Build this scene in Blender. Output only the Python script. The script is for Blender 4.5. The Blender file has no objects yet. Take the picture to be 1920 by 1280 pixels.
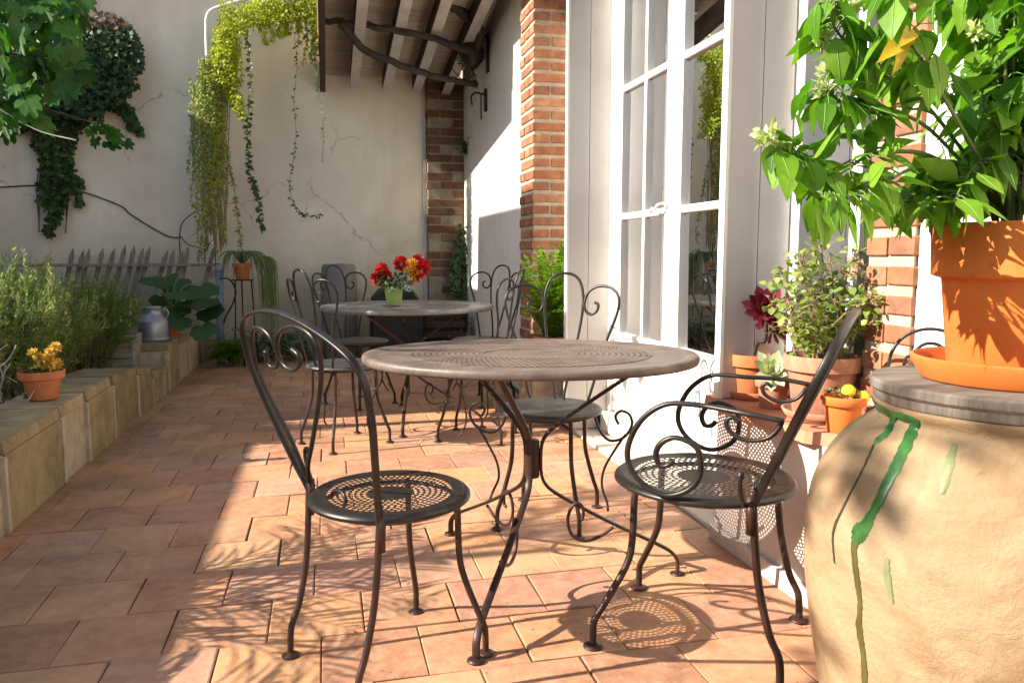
import bpy, math, random
from mathutils import Vector, Matrix
R = math.radians
rnd = random.Random(7)
S = bpy.context.scene
COL = S.collection
H = 1.04

# ------------------------------------------------------------------ camera
F = 1450.0
TH = math.atan(162 / F); PS = math.atan(352 / F * math.cos(TH))
cam = bpy.data.objects.new('camera', bpy.data.cameras.new('camera')); COL.objects.link(cam)
cam.location = (0, 0, H); cam.rotation_euler = (math.pi/2 - TH, 0, -PS)
cam.data.sensor_width = 36; cam.data.lens = F / 1920 * 36
cam.data.clip_start = 0.05; cam.data.clip_end = 500
S.camera = cam
_fw = Vector((math.sin(PS)*math.cos(TH), math.cos(PS)*math.cos(TH), -math.sin(TH)))
_rt = Vector((math.cos(PS), -math.sin(PS), 0))
_up = _rt.cross(_fw)

def at(px, py, y):
    """the point at depth y that the survey of the photograph puts at that place"""
    r = _fw + _rt*((px-960)/F) + _up*((640-py)/F)
    return Vector((0, 0, H)) + r*(y/r.y)

# ------------------------------------------------------------------ mesh builder
class MB:
    def __init__(s): s.v = []; s.f = []
    def add(s, vs, fs):
        o = len(s.v); s.v += [tuple(p) for p in vs]; s.f += [tuple(i+o for i in q) for q in fs]; return s
    def box(s, a, b, M=None, bev=0.0):
        x0, y0, z0 = a; x1, y1, z1 = b
        if bev:
            e = bev; vs = []; 
            for z, i in ((z0, e), (z0+e, 0), (z1-e, 0), (z1, e)):
                vs += [(x0+i, y0+i, z), (x1-i, y0+i, z), (x1-i, y1-i, z), (x0+i, y1-i, z)]
            fs = [(3, 2, 1, 0), (12, 13, 14, 15)]
            for k in range(3):
                for j in range(4):
                    fs.append((k*4+j, k*4+(j+1) % 4, k*4+4+(j+1) % 4, k*4+4+j))
        else:
            vs = [(x0,y0,z0),(x1,y0,z0),(x1,y1,z0),(x0,y1,z0),(x0,y0,z1),(x1,y0,z1),(x1,y1,z1),(x0,y1,z1)]
            fs = [(3,2,1,0),(4,5,6,7),(0,1,5,4),(1,2,6,5),(2,3,7,6),(3,0,4,7)]
        if M is not None: vs = [M @ Vector(p) for p in vs]
        return s.add(vs, fs)
    def tube(s, pts, r, n=8, flat=None, caps=True):
        """swept round bar (r number or list); flat=(w,t) gives a flat bar"""
        pts = [Vector(p) for p in pts]; N = len(pts); vs = []
        t0 = (pts[1]-pts[0]).normalized()
        up = Vector((0, 0, 1)) if abs(t0.z) < .9 else Vector((1, 0, 0))
        nrm = (up - t0*up.dot(t0)).normalized()
        for i, p in enumerate(pts):
            t = (pts[min(i+1, N-1)] - pts[max(i-1, 0)]).normalized()
            nrm = (nrm - t*nrm.dot(t)).normalized(); bi = t.cross(nrm)
            ri = r[i] if isinstance(r, (list, tuple)) else r
            for k in range(n):
                a = 2*math.pi*k/n
                vs.append(p + nrm*(math.cos(a)*ri) + bi*(math.sin(a)*ri))
        fs = []
        for i in range(N-1):
            for k in range(n):
                fs.append((i*n+k, i*n+(k+1) % n, (i+1)*n+(k+1) % n, (i+1)*n+k))
        if caps: fs += [tuple(range(n-1, -1, -1)), tuple(range((N-1)*n, N*n))]
        return s.add(vs, fs)
    def strap(s, pts, nrm, w, t):
        """flat bar: w across (in the curve's plane normal nrm), t thick in the plane"""
        pts = [Vector(p) for p in pts]; N = len(pts); vs = []; nrm = Vector(nrm).normalized()
        for i, p in enumerate(pts):
            tg = (pts[min(i+1, N-1)] - pts[max(i-1, 0)]).normalized(); sd = tg.cross(nrm).normalized()
            for a, b in ((1, .6), (.7, 1), (-.7, 1), (-1, .6), (-1, -.6), (-.7, -1), (.7, -1), (1, -.6)):
                vs.append(p + nrm*(w/2*a) + sd*(t/2*b))
        fs = []
        for i in range(N-1):
            for k in range(8): fs.append((i*8+k, i*8+(k+1) % 8, (i+1)*8+(k+1) % 8, (i+1)*8+k))
        fs += [tuple(range(7, -1, -1)), tuple(range((N-1)*8, N*8))]
        return s.add(vs, fs)
    def lathe(s, prof, c=(0, 0, 0), n=32, wob=0.0):
        vs = []; fs = []; m = len(prof)
        for j in range(n):
            a = 2*math.pi*j/n
            for r, z in prof:
                k = 1 + wob*(math.sin(2*a+1)+.6*math.sin(3*a+z*6))
                vs.append((c[0]+r*k*math.cos(a), c[1]+r*k*math.sin(a), c[2]+z))
        for j in range(n):
            for i in range(m-1):
                q = (j*m+i, ((j+1) % n)*m+i, ((j+1) % n)*m+i+1, j*m+i+1)
                fs.append(q)
        return s.add(vs, fs)
    def ball(s, c, r, n=10, m=7, sq=1.0):
        prof = [(r*math.sin(math.pi*i/m)+1e-5, -r*sq*math.cos(math.pi*i/m)) for i in range(m+1)]
        return s.lathe(prof, c, n)
    def leaf(s, p, d, n, L, W, droop=.25, fold=.25, kind='ovate', rows=4):
        p = Vector(p); d = Vector(d).normalized(); n = Vector(n)
        sd = d.cross(n)
        if sd.length < 1e-4: sd = d.cross(Vector((.3, .9, .2)))
        sd.normalize(); n = sd.cross(d).normalized()
        P = {'ovate': (.06, .95, .85, .5, 0), 'lance': (.15, .8, 1, .6, 0), 'round': (.2, .95, 1, .75, 0), 'needle': (.7, 1, 1, .7, 0), 'spat': (.22, .38, .72, 1.0, .55)}[kind]
        vs = []
        for i in range(rows+1):
            t = i/rows; q = t*4; k = min(int(q), 3); w = (P[k]*(1-(q-k)) + P[k+1]*(q-k))*W/2
            c = p + d*(L*t) - n*(L*droop*t*t)
            if i == rows and kind == 'spat': c = c - d*(L*.03); vs.append(c)
            elif i == rows: vs.append(c)
            else: vs += [c + sd*w + n*(w*fold), c, c - sd*w + n*(w*fold)]
        fs = []
        for i in range(rows-1):
            a = i*3; fs += [(a, a+1, a+4, a+3), (a+1, a+2, a+5, a+4)]
        a = (rows-1)*3; fs += [(a, a+1, a+3), (a+1, a+2, a+3)]
        s.mid = [p + d*(L*i/rows) - n*(L*droop*(i/rows)**2) + n*.0006 for i in range(rows+1)]
        return s.add(vs, fs)
    def tiny(s, p, d, n, L, W):
        p = Vector(p); d = Vector(d).normalized(); sd = d.cross(Vector(n))
        if sd.length < 1e-4: sd = d.cross(Vector((.3, .9, .2)))
        sd = sd.normalized(); n = sd.cross(d)
        return s.add([p, p+d*L*.45+sd*W/2+n*W*.12, p+d*L, p+d*L*.45-sd*W/2+n*W*.12, p+d*L*.5-n*W*.08], [(0, 4, 1), (1, 4, 2), (0, 3, 4), (3, 2, 4)])
    def build(s, name, mat, parent=None, smooth=True, loc=None):
        me = bpy.data.meshes.new(name); me.from_pydata(s.v, [], s.f); me.update()
        if smooth: me.polygons.foreach_set('use_smooth', [True]*len(me.polygons))
        me.materials.append(mat)
        o = bpy.data.objects.new(name, me); COL.objects.link(o)
        if parent is not None: o.parent = parent
        if loc: o.location = loc
        return o

def sharp(o, ang=35):
    me = o.data
    try: me.set_sharp_from_angle(angle=R(ang))
    except Exception: pass
    return o

def spline(P, k=6, closed=False):
    P = [Vector(p) for p in P]; out = []; n = len(P)
    for i in range(n-1):
        a = P[max(i-1, 0)]; b = P[i]; c = P[i+1]; d = P[min(i+2, n-1)]
        for j in range(k):
            t = j/k
            out.append(.5*((2*b)+(c-a)*t+(2*a-5*b+4*c-d)*t*t+(3*b-a-3*c+d)*t**3))
    out.append(P[-1]); return out

def tag(o, label, cat, group=None):
    o['label'] = label; o['category'] = cat
    if group: o['group'] = group
    return o
def thing(name, label, cat, loc=(0, 0, 0), rz=0, group=None):
    o = bpy.data.objects.new(name, None); COL.objects.link(o); o.empty_display_size = .1
    o.location = loc; o.rotation_euler = (0, 0, rz); return tag(o, label, cat, group)
def struct(o): o['kind'] = 'structure'; return o
def copy_tree(o, parent=None):
    c = o.copy(); COL.objects.link(c)
    if parent is not None: c.parent = parent
    for ch in o.children: copy_tree(ch, c)
    return c
def rv(a=1.0): return Vector((rnd.uniform(-a, a), rnd.uniform(-a, a), rnd.uniform(-a, a)))

# ------------------------------------------------------------------ materials
def nodes(name):
    m = bpy.data.materials.new(name); m.use_nodes = True; t = m.node_tree
    return m, t, t.nodes['Principled BSDF'], t.nodes['Material Output']
def ramp(t, stops):
    r = t.nodes.new('ShaderNodeValToRGB'); e = r.color_ramp.elements
    while len(e) < len(stops): e.new(.5)
    for i, (p, c) in enumerate(stops):
        e[i].position = p; e[i].color = (*c, 1) if len(c) == 3 else c
    return r
def noise(t, scale, detail=6, rough=.6, vec=None, dist=0):
    n = t.nodes.new('ShaderNodeTexNoise'); n.inputs['Scale'].default_value = scale
    n.inputs['Detail'].default_value = detail; n.inputs['Roughness'].default_value = rough
    n.inputs['Distortion'].default_value = dist
    if vec: t.links.new(vec, n.inputs['Vector'])
    return n
def coords(t, scale=(1, 1, 1), obj=True):
    c = t.nodes.new('ShaderNodeTexCoord'); mp = t.nodes.new('ShaderNodeMapping'); mp.inputs['Scale'].default_value = scale
    if obj: t.links.new(c.outputs['Object'], mp.inputs['Vector'])
    else:
        g = t.nodes.new('ShaderNodeNewGeometry'); t.links.new(g.outputs['Position'], mp.inputs['Vector'])
    return mp.outputs['Vector']
def mix(t, a, b, fac, mode='MIX'):
    n = t.nodes.new('ShaderNodeMix'); n.data_type = 'RGBA'; n.blend_type = mode
    for sck, v in (('A', a), ('B', b), ('Factor', fac)):
        i = [q for q in n.inputs if q.name == sck and (q.type == 'RGBA' if sck != 'Factor' else q.type == 'VALUE')][0]
        if hasattr(v, 'links'): t.links.new(v, i)
        elif sck == 'Factor': i.default_value = v
        else: i.default_value = (*v, 1)
    return [q for q in n.outputs if q.type == 'RGBA'][0]
def bump(t, p, h, strength=.3, dist=.01):
    b = t.nodes.new('ShaderNodeBump'); b.inputs['Strength'].default_value = strength; b.inputs['Distance'].default_value = dist
    t.links.new(h, b.inputs['Height']); t.links.new(b.outputs['Normal'], p.inputs['Normal']); return b
def island(t): 
    g = t.nodes.new('ShaderNodeNewGeometry'); return g.outputs['Random Per Island']

def M_plain(name, c1, c2, scale=8, rough=.7, metal=0.0, bs=.25, bd=.004, stretch=(1, 1, 1), fine=60, obj=True, spec=.5, lo=.35, hi=.65):
    m, t, p, o = nodes(name); v = coords(t, stretch, obj)
    n = noise(t, scale, 6, .65, v); r = ramp(t, [(lo, c1), (hi, c2)]); t.links.new(n.outputs['Fac'], r.inputs['Fac'])
    t.links.new(r.outputs['Color'], p.inputs['Base Color'])
    n2 = noise(t, fine, 4, .6, v); bump(t, p, n2.outputs['Fac'], bs, bd)
    p.inputs['Roughness'].default_value = rough; p.inputs['Metallic'].default_value = metal
    p.inputs['Specular IOR Level'].default_value = spec
    return m
def M_leaf(name, cols, trans=.35, rough=.45, tcol=None, spec=.4):
    m, t, p, o = nodes(name)
    n = len(cols); r = ramp(t, [(i/max(n-1, 1), c) for i, c in enumerate(cols)])
    t.links.new(island(t), r.inputs['Fac'])
    v = coords(t); nz = noise(t, 55, 5, .65, v); rz = ramp(t, [(.3, (.66, .70, .62)), (.5, (1, 1, 1)), (.72, (1.22, 1.12, .95))]); t.links.new(nz.outputs['Fac'], rz.inputs['Fac'])
    colr = mix(t, r.outputs['Color'], rz.outputs['Color'], .8, 'MULTIPLY'); t.links.new(colr, p.inputs['Base Color'])
    bump(t, p, nz.outputs['Fac'], .15, .002)
    p.inputs['Roughness'].default_value = rough; p.inputs['Specular IOR Level'].default_value = spec
    tr = t.nodes.new('ShaderNodeBsdfTranslucent')
    if tcol is None: t.links.new(mix(t, colr, (1.0, 1.3, .35), .9, 'MULTIPLY'), tr.inputs['Color'])
    else: t.links.new(mix(t, r.outputs['Color'], tcol, .5), tr.inputs['Color'])
    ms = t.nodes.new('ShaderNodeMixShader'); ms.inputs['Fac'].default_value = trans
    t.links.new(p.outputs['BSDF'], ms.inputs[1]); t.links.new(tr.outputs['BSDF'], ms.inputs[2])
    t.links.new(ms.outputs['Shader'], o.inputs['Surface']); return m

def M_tile():
    m, t, p, o = nodes('terracotta_tile'); v = coords(t, (1, 1, 1), False)
    r = ramp(t, [(0, (.38, .17, .095)), (.15, (.46, .22, .12)), (.32, (.54, .29, .15)), (.48, (.40, .19, .13)), (.62, (.57, .28, .12)), (.8, (.50, .23, .12)), (.9, (.44, .23, .145)), (1, (.52, .29, .19))])
    t.links.new(island(t), r.inputs['Fac'])
    n1 = noise(t, 5, 8, .65, v, .6); a = ramp(t, [(.28, (.60, .52, .47)), (.5, (1, 1, 1)), (.75, (1.15, 1.2, 1.25))]); t.links.new(n1.outputs['Fac'], a.inputs['Fac'])
    c = mix(t, r.outputs['Color'], a.outputs['Color'], .85, 'MULTIPLY')
    n2 = noise(t, 22, 6, .7, v, .3); b = ramp(t, [(.42, (0, 0, 0)), (.75, (1, 1, 1))]); t.links.new(n2.outputs['Fac'], b.inputs['Fac'])
    c = mix(t, c, (.58, .42, .28), mul(t, b.outputs['Color'], .5))
    n7 = noise(t, 2.3, 7, .7, v, .8); b7 = ramp(t, [(.52, (0, 0, 0)), (.70, (1, 1, 1))]); t.links.new(n7.outputs['Fac'], b7.inputs['Fac'])
    c = mix(t, c, (.17, .10, .06), mul(t, b7.outputs['Color'], .45))
    vo = t.nodes.new('ShaderNodeTexVoronoi'); vo.inputs['Scale'].default_value = 38; t.links.new(v, vo.inputs['Vector'])
    pit = ramp(t, [(.03, (1, 1, 1)), (.07, (0, 0, 0))]); t.links.new(vo.outputs['Distance'], pit.inputs['Fac'])
    nn = noise(t, 6, 2, .5, v); gate = ramp(t, [(.58, (0, 0, 0)), (.62, (1, 1, 1))]); t.links.new(nn.outputs['Fac'], gate.inputs['Fac'])
    pm = mix(t, pit.outputs['Color'], gate.outputs['Color'], 1.0, 'MULTIPLY')
    c = mix(t, c, (.12, .07, .05), mul(t, pm, .8))
    # mossy staining on the planter side, strengthened to paint its shade darker
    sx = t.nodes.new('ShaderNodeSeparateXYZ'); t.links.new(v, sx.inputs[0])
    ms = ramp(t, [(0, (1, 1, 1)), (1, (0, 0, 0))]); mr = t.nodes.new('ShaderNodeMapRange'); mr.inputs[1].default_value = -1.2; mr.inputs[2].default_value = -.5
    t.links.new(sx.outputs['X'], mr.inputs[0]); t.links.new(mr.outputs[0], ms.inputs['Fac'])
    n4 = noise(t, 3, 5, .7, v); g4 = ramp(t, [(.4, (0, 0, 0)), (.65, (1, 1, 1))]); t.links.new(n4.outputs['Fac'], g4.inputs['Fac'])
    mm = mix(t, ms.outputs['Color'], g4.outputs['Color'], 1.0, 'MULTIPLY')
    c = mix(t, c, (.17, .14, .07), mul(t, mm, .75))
    t.links.new(c, p.inputs['Base Color']); p.inputs['Roughness'].default_value = .62; p.inputs['Specular IOR Level'].default_value = .35
    n3 = noise(t, 30, 8, .7, v); bump(t, p, n3.outputs['Fac'], .5, .008); return m
def mul(t, col, k):
    n = t.nodes.new('ShaderNodeMath'); n.operation = 'MULTIPLY'; n.inputs[1].default_value = k
    t.links.new(col, n.inputs[0]); return n.outputs[0]

def M_stucco(name, base, stain, scale=.8, low=None, lowz=(0.2, 1.2), fine=35, bs=.2, fac=.6, lowfac=.8):
    m, t, p, o = nodes(name); v = coords(t, (1, 1, 1), False)
    n = noise(t, scale, 8, .62, v, .5); r = ramp(t, [(.38, (0, 0, 0)), (.68, (1, 1, 1))]); t.links.new(n.outputs['Fac'], r.inputs['Fac'])
    c = mix(t, base, stain, mul(t, r.outputs['Color'], fac))
    v2 = coords(t, (3, 3, .35), False); n2 = noise(t, 1.5, 6, .6, v2); r2 = ramp(t, [(.5, (0, 0, 0)), (.75, (1, 1, 1))]); t.links.new(n2.outputs['Fac'], r2.inputs['Fac'])
    c = mix(t, c, stain, mul(t, r2.outputs['Color'], .5*fac))
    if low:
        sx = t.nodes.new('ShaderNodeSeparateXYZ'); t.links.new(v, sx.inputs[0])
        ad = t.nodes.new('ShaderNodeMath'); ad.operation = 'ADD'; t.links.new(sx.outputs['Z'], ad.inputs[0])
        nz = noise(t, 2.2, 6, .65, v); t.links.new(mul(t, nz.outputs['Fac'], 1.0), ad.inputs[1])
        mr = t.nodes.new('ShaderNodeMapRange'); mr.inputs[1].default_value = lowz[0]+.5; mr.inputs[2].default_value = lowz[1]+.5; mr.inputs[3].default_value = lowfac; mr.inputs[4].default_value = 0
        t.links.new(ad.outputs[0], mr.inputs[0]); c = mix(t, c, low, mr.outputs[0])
    dn = noise(t, 2.5, 6, .6, v); dv = t.nodes.new('ShaderNodeVectorMath'); dv.operation = 'MULTIPLY_ADD'; dv.inputs[1].default_value = (.35, .35, .35); t.links.new(dn.outputs['Color'], dv.inputs[0]); t.links.new(v, dv.inputs[2])
    vo = t.nodes.new('ShaderNodeTexVoronoi'); vo.feature = 'DISTANCE_TO_EDGE'; vo.inputs['Scale'].default_value = .9; t.links.new(dv.outputs[0], vo.inputs['Vector'])
    ck = ramp(t, [(.0, (1, 1, 1)), (.006, (0, 0, 0))]); t.links.new(vo.outputs['Distance'], ck.inputs['Fac'])
    gn = noise(t, 1.1, 3, .5, v); gt = ramp(t, [(.52, (0, 0, 0)), (.58, (1, 1, 1))]); t.links.new(gn.outputs['Fac'], gt.inputs['Fac'])
    c = mix(t, c, tuple(x*.45 for x in stain), mul(t, mix(t, ck.outputs['Color'], gt.outputs['Color'], 1.0, 'MULTIPLY'), .7))
    pn = noise(t, 1.7, 4, .45, v, .8); pr_ = ramp(t, [(.60, (0, 0, 0)), (.625, (1, 1, 1))]); t.links.new(pn.outputs['Fac'], pr_.inputs['Fac'])
    c = mix(t, c, tuple(x*.82 for x in base), mul(t, pr_.outputs['Color'], .45))
    t.links.new(c, p.inputs['Base Color']); p.inputs['Roughness'].default_value = .85; p.inputs['Specular IOR Level'].default_value = .2
    n3 = noise(t, fine, 8, .7, v); n5 = noise(t, 4, 4, .6, v)
    ad = t.nodes.new('ShaderNodeMath'); ad.operation = 'ADD'; t.links.new(n3.outputs['Fac'], ad.inputs[0]); t.links.new(mul(t, n5.outputs['Fac'], 3), ad.inputs[1])
    bump(t, p, ad.outputs[0], bs, .01); return m

def M_island(name, cols, rough=.8, scale=12, bs=.4, var=.35, bd=.006, stretch=(1, 1, 1), spec=.3):
    m, t, p, o = nodes(name); v = coords(t, stretch, False)
    n = len(cols); r = ramp(t, [(i/max(n-1, 1), c) for i, c in enumerate(cols)]); t.links.new(island(t), r.inputs['Fac'])
    n1 = noise(t, scale, 8, .65, v, .4); a = ramp(t, [(.3, (1-var,)*3), (.7, (1+var*.4,)*3)]); t.links.new(n1.outputs['Fac'], a.inputs['Fac'])
    t.links.new(mix(t, r.outputs['Color'], a.outputs['Color'], 1, 'MULTIPLY'), p.inputs['Base Color'])
    p.inputs['Roughness'].default_value = rough; p.inputs['Specular IOR Level'].default_value = spec
    n2 = noise(t, scale*4, 6, .7, v); bump(t, p, n2.outputs['Fac'], bs, bd); return m
def M_pot(name, c1, c2, pale, amt=.35):
    m, t, p, o = nodes(name); v = coords(t)
    n = noise(t, 9, 8, .65, v, .3); r = ramp(t, [(.3, c1), (.7, c2)]); t.links.new(n.outputs['Fac'], r.inputs['Fac'])
    v2 = coords(t, (9, 9, 3)); n2 = noise(t, 1.6, 8, .7, v2, .6); b = ramp(t, [(.5, (0, 0, 0)), (.72, (1, 1, 1))]); t.links.new(n2.outputs['Fac'], b.inputs['Fac'])
    c = mix(t, r.outputs['Color'], pale, mul(t, b.outputs['Color'], amt))
    n3 = noise(t, 45, 4, .6, v); d = ramp(t, [(.63, (0, 0, 0)), (.72, (1, 1, 1))]); t.links.new(n3.outputs['Fac'], d.inputs['Fac'])
    c = mix(t, c, (.16, .08, .04), mul(t, d.outputs['Color'], .45))
    t.links.new(c, p.inputs['Base Color']); p.inputs['Roughness'].default_value = .78; p.inputs['Specular IOR Level'].default_value = .25
    n4 = noise(t, 70, 6, .7, v); bump(t, p, n4.outputs['Fac'], .25, .003); return m
def M_glass():
    m, t, p, o = nodes('window_glass')
    g = t.nodes.new('ShaderNodeBsdfGlossy'); g.inputs['Roughness'].default_value = .01; g.inputs['Color'].default_value = (.95, .97, 1, 1)
    tr = t.nodes.new('ShaderNodeBsdfTransparent'); tr.inputs['Color'].default_value = (.8, .84, .84, 1)
    fr = t.nodes.new('ShaderNodeFresnel'); fr.inputs['IOR'].default_value = 1.42
    ms = t.nodes.new('ShaderNodeMixShader'); t.links.new(fr.outputs[0], ms.inputs['Fac'])
    t.links.new(tr.outputs[0], ms.inputs[1]); t.links.new(g.outputs[0], ms.inputs[2]); t.links.new(ms.outputs[0], o.inputs['Surface']); return m
def M_paint(name, base, under, chip=.66, rough=.45):
    """old paint: faint vertical grain, dirt and a few flaked spots"""
    m, t, p, o = nodes(name); v = coords(t, (6, 6, .6), False); v1 = coords(t, (1, 1, 1), False)
    n = noise(t, 7, 8, .7, v, .4); r = ramp(t, [(chip, (0, 0, 0)), (chip+.03, (1, 1, 1))]); t.links.new(n.outputs['Fac'], r.inputs['Fac'])
    n2 = noise(t, 2.5, 6, .6, v1); r2 = ramp(t, [(.35, tuple(x*.86 for x in base)), (.65, base)]); t.links.new(n2.outputs['Fac'], r2.inputs['Fac'])
    t.links.new(mix(t, r2.outputs['Color'], under, mul(t, r.outputs['Color'], .8)), p.inputs['Base Color'])
    p.inputs['Roughness'].default_value = rough; p.inputs['Specular IOR Level'].default_value = .4
    bump(t, p, n.outputs['Fac'], .12, .004); return m

K = {}
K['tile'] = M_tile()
K['grout'] = M_plain('grout', (.05, .035, .022), (.12, .09, .06), 14, .95, obj=False)
K['soil'] = M_plain('soil', (.03, .022, .015), (.07, .05, .035), 25, .95, bs=.8, bd=.02, obj=False)
K['grass'] = M_plain('lawn', (.05, .09, .02), (.09, .13, .04), 3, .9, obj=False)
K['slab'] = M_plain('pale_stone', (.50, .42, .34), (.62, .55, .47), 6, .75, obj=False)
K['slab2'] = M_plain('pale_pointing', (.36, .31, .22), (.52, .46, .36), 14, .9, obj=False)
K['stone'] = M_island('planter_stone', [(.26, .20, .10), (.36, .28, .15), (.31, .24, .125), (.42, .34, .20)], .85, 7, .6, .45)
K['mortar'] = M_plain('lime_mortar', (.36, .29, .20), (.50, .42, .31), 12, .9, obj=False)
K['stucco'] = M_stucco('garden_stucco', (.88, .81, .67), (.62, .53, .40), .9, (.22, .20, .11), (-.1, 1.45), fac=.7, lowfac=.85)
K['white'] = M_stucco('house_stucco', (.80, .76, .70), (.62, .57, .50), 1.2, (.52, .48, .42), (-.1, .7), fine=50, fac=.45)
K['plinth'] = M_stucco('plinth_render', (.66, .58, .53), (.54, .46, .41), 2.0, (.40, .36, .30), (-.2, .2), fine=40, bs=.3)
K['brick'] = M_island('red_brick', [(.31, .12, .06), (.42, .18, .09), (.36, .145, .075), (.48, .25, .14), (.28, .12, .07), (.44, .21, .12)], .88, 11, .7, .5)
K['oldshadebrick'] = M_island('old_shaded_brick', [(.13, .06, .03), (.20, .10, .05), (.16, .08, .05), (.24, .15, .09), (.10, .05, .03)], .9, 10, .7, .5)  # old brick for the far pier, its shade put into the darker colour
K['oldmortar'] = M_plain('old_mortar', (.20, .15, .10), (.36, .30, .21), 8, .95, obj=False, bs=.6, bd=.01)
K['paint'] = M_paint('white_paint', (.80, .79, .75), (.36, .32, .26), .655)
K['shutter'] = M_paint('shutter_paint', (.62, .59, .55), (.30, .26, .22), .68, .5)
K['glass'] = M_glass()
K['iron'] = M_plain('wrought_iron', (.014, .013, .012), (.034, .026, .021), 30, .38, .35, .2, .001, fine=300)
K['rust'] = M_plain('rusty_iron', (.020, .015, .013), (.065, .024, .016), 14, .45, .3, .25, .001, fine=300)
K['seat'] = M_plain('grey_iron_sheet', (.045, .044, .042), (.085, .08, .075), 10, .45, .3, .15, .001, fine=120)
K['top'] = M_plain('weathered_table_paint', (.075, .055, .045), (.22, .165, .135), 9, .5, .1, .4, .002, (1, 2.2, 1), 70, lo=.3, hi=.7)
K['topgrey'] = M_plain('grey_table_paint', (.15, .145, .135), (.26, .25, .23), 5, .4, .2, .2, .0015, (1, 4, 1), 40)
K['terra'] = M_pot('terracotta_pot', (.46, .14, .05), (.56, .19, .07), (.62, .36, .22), .3)
K['terrabig'] = M_pot('bright_terracotta', (.58, .145, .025), (.66, .19, .04), (.64, .32, .15), .22)
K['terrapale'] = M_pot('chalky_terracotta', (.36, .15, .085), (.48, .23, .145), (.6, .45, .36), .55)
K['ledge'] = M_plain('terracotta_slab', (.50, .20, .11), (.58, .27, .16), 6, .6, bs=.15, bd=.003, obj=False)
K['bark'] = M_plain('bark', (.06, .045, .03), (.13, .10, .07), 20, .9, bs=.8, bd=.006)
K['stem'] = M_plain('green_stem', (.10, .16, .04), (.18, .22, .07), 20, .6)
K['twig'] = M_plain('grey_twig', (.30, .27, .22), (.5, .46, .4), 20, .8)
K['wood'] = M_plain('grey_weathered_wood', (.17, .15, .12), (.34, .31, .26), 6, .8, bs=.4, bd=.003, stretch=(1, 1, 8))
K['fencewood'] = M_plain('grey_fence_wood', (.15, .135, .105), (.30, .27, .22), 6, .85, bs=.4, bd=.003, stretch=(8, 8, 1))
K['rafter'] = M_plain('painted_rafter', (.44, .40, .37), (.58, .54, .5), 5, .7, obj=False)
K['board'] = M_island('roof_board', [(.42, .35, .27), (.52, .44, .35), (.46, .38, .30), (.56, .48, .39)], .8, 6, .4, .35, stretch=(.3, 3, 3))
K['darkwood'] = M_plain('dark_wood', (.03, .02, .016), (.07, .045, .035), 8, .8, bs=.5, bd=.004, obj=False)
K['zinc'] = M_plain('zinc', (.27, .30, .33), (.36, .39, .42), 5, .4, .5, .1, .001)
K['pipe'] = M_plain('blue_grey_pipe', (.13, .17, .21), (.19, .23, .27), 6, .5)
K['black'] = M_plain('black_cloth', (.008, .008, .009), (.02, .02, .02), 6, .6)
K['tilered'] = M_island('roof_tile', [(.34, .15, .10), (.42, .2, .14), (.3, .14, .1)], .85, 9)
K['neighbour'] = M_stucco('neighbour_render', (.36, .30, .25), (.27, .22, .18), .6)
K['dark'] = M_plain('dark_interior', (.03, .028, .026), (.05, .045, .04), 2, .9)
K['wire'] = M_plain('white_cord', (.6, .6, .58), (.75, .75, .72), 9, .6)
K['whitepipe'] = M_plain('white_pipe', (.7, .7, .68), (.8, .8, .78), 9, .4)

# ------------------------------------------------------------------ world and sun
w = bpy.data.worlds.new('World'); S.world = w; w.use_nodes = True; wt = w.node_tree
sky = wt.nodes.new('ShaderNodeTexSky'); sky.sky_type = 'NISHITA'; sky.sun_disc = False
SUN = Vector((-1.62, -.06, 1.0)).normalized()
sky.sun_elevation = math.asin(SUN.z); sky.sun_rotation = math.atan2(SUN.x, SUN.y) % (2*math.pi)
sky.air_density = 1.0; sky.dust_density = 1.5
bg = wt.nodes['Background']; bg.inputs['Strength'].default_value = .10; wt.links.new(sky.outputs[0], bg.inputs[0])
sun = bpy.data.objects.new('sun', bpy.data.lights.new('sun', 'SUN')); COL.objects.link(sun)
sun.data.energy = 5.0; sun.data.angle = R(.4); sun.data.color = (1, .93, .82)
sun.rotation_euler = (-SUN).to_track_quat('-Z', 'Y').to_euler()
S.view_settings.view_transform = 'Standard'; S.view_settings.look = 'None'; S.view_settings.exposure = 1.25; S.view_settings.gamma = 1
S.cycles.max_bounces = 8; S.cycles.diffuse_bounces = 4; S.cycles.transparent_max_bounces = 12; S.cycles.caustics_reflective = False

# ================================================================== SETTING
g = MB(); g.add([(-80, -80, -.007), (80, -80, -.007), (80, 80, -.007), (-80, 80, -.007)], [(0, 1, 2, 3)])
struct(g.build('ground', K['grout']))
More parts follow.
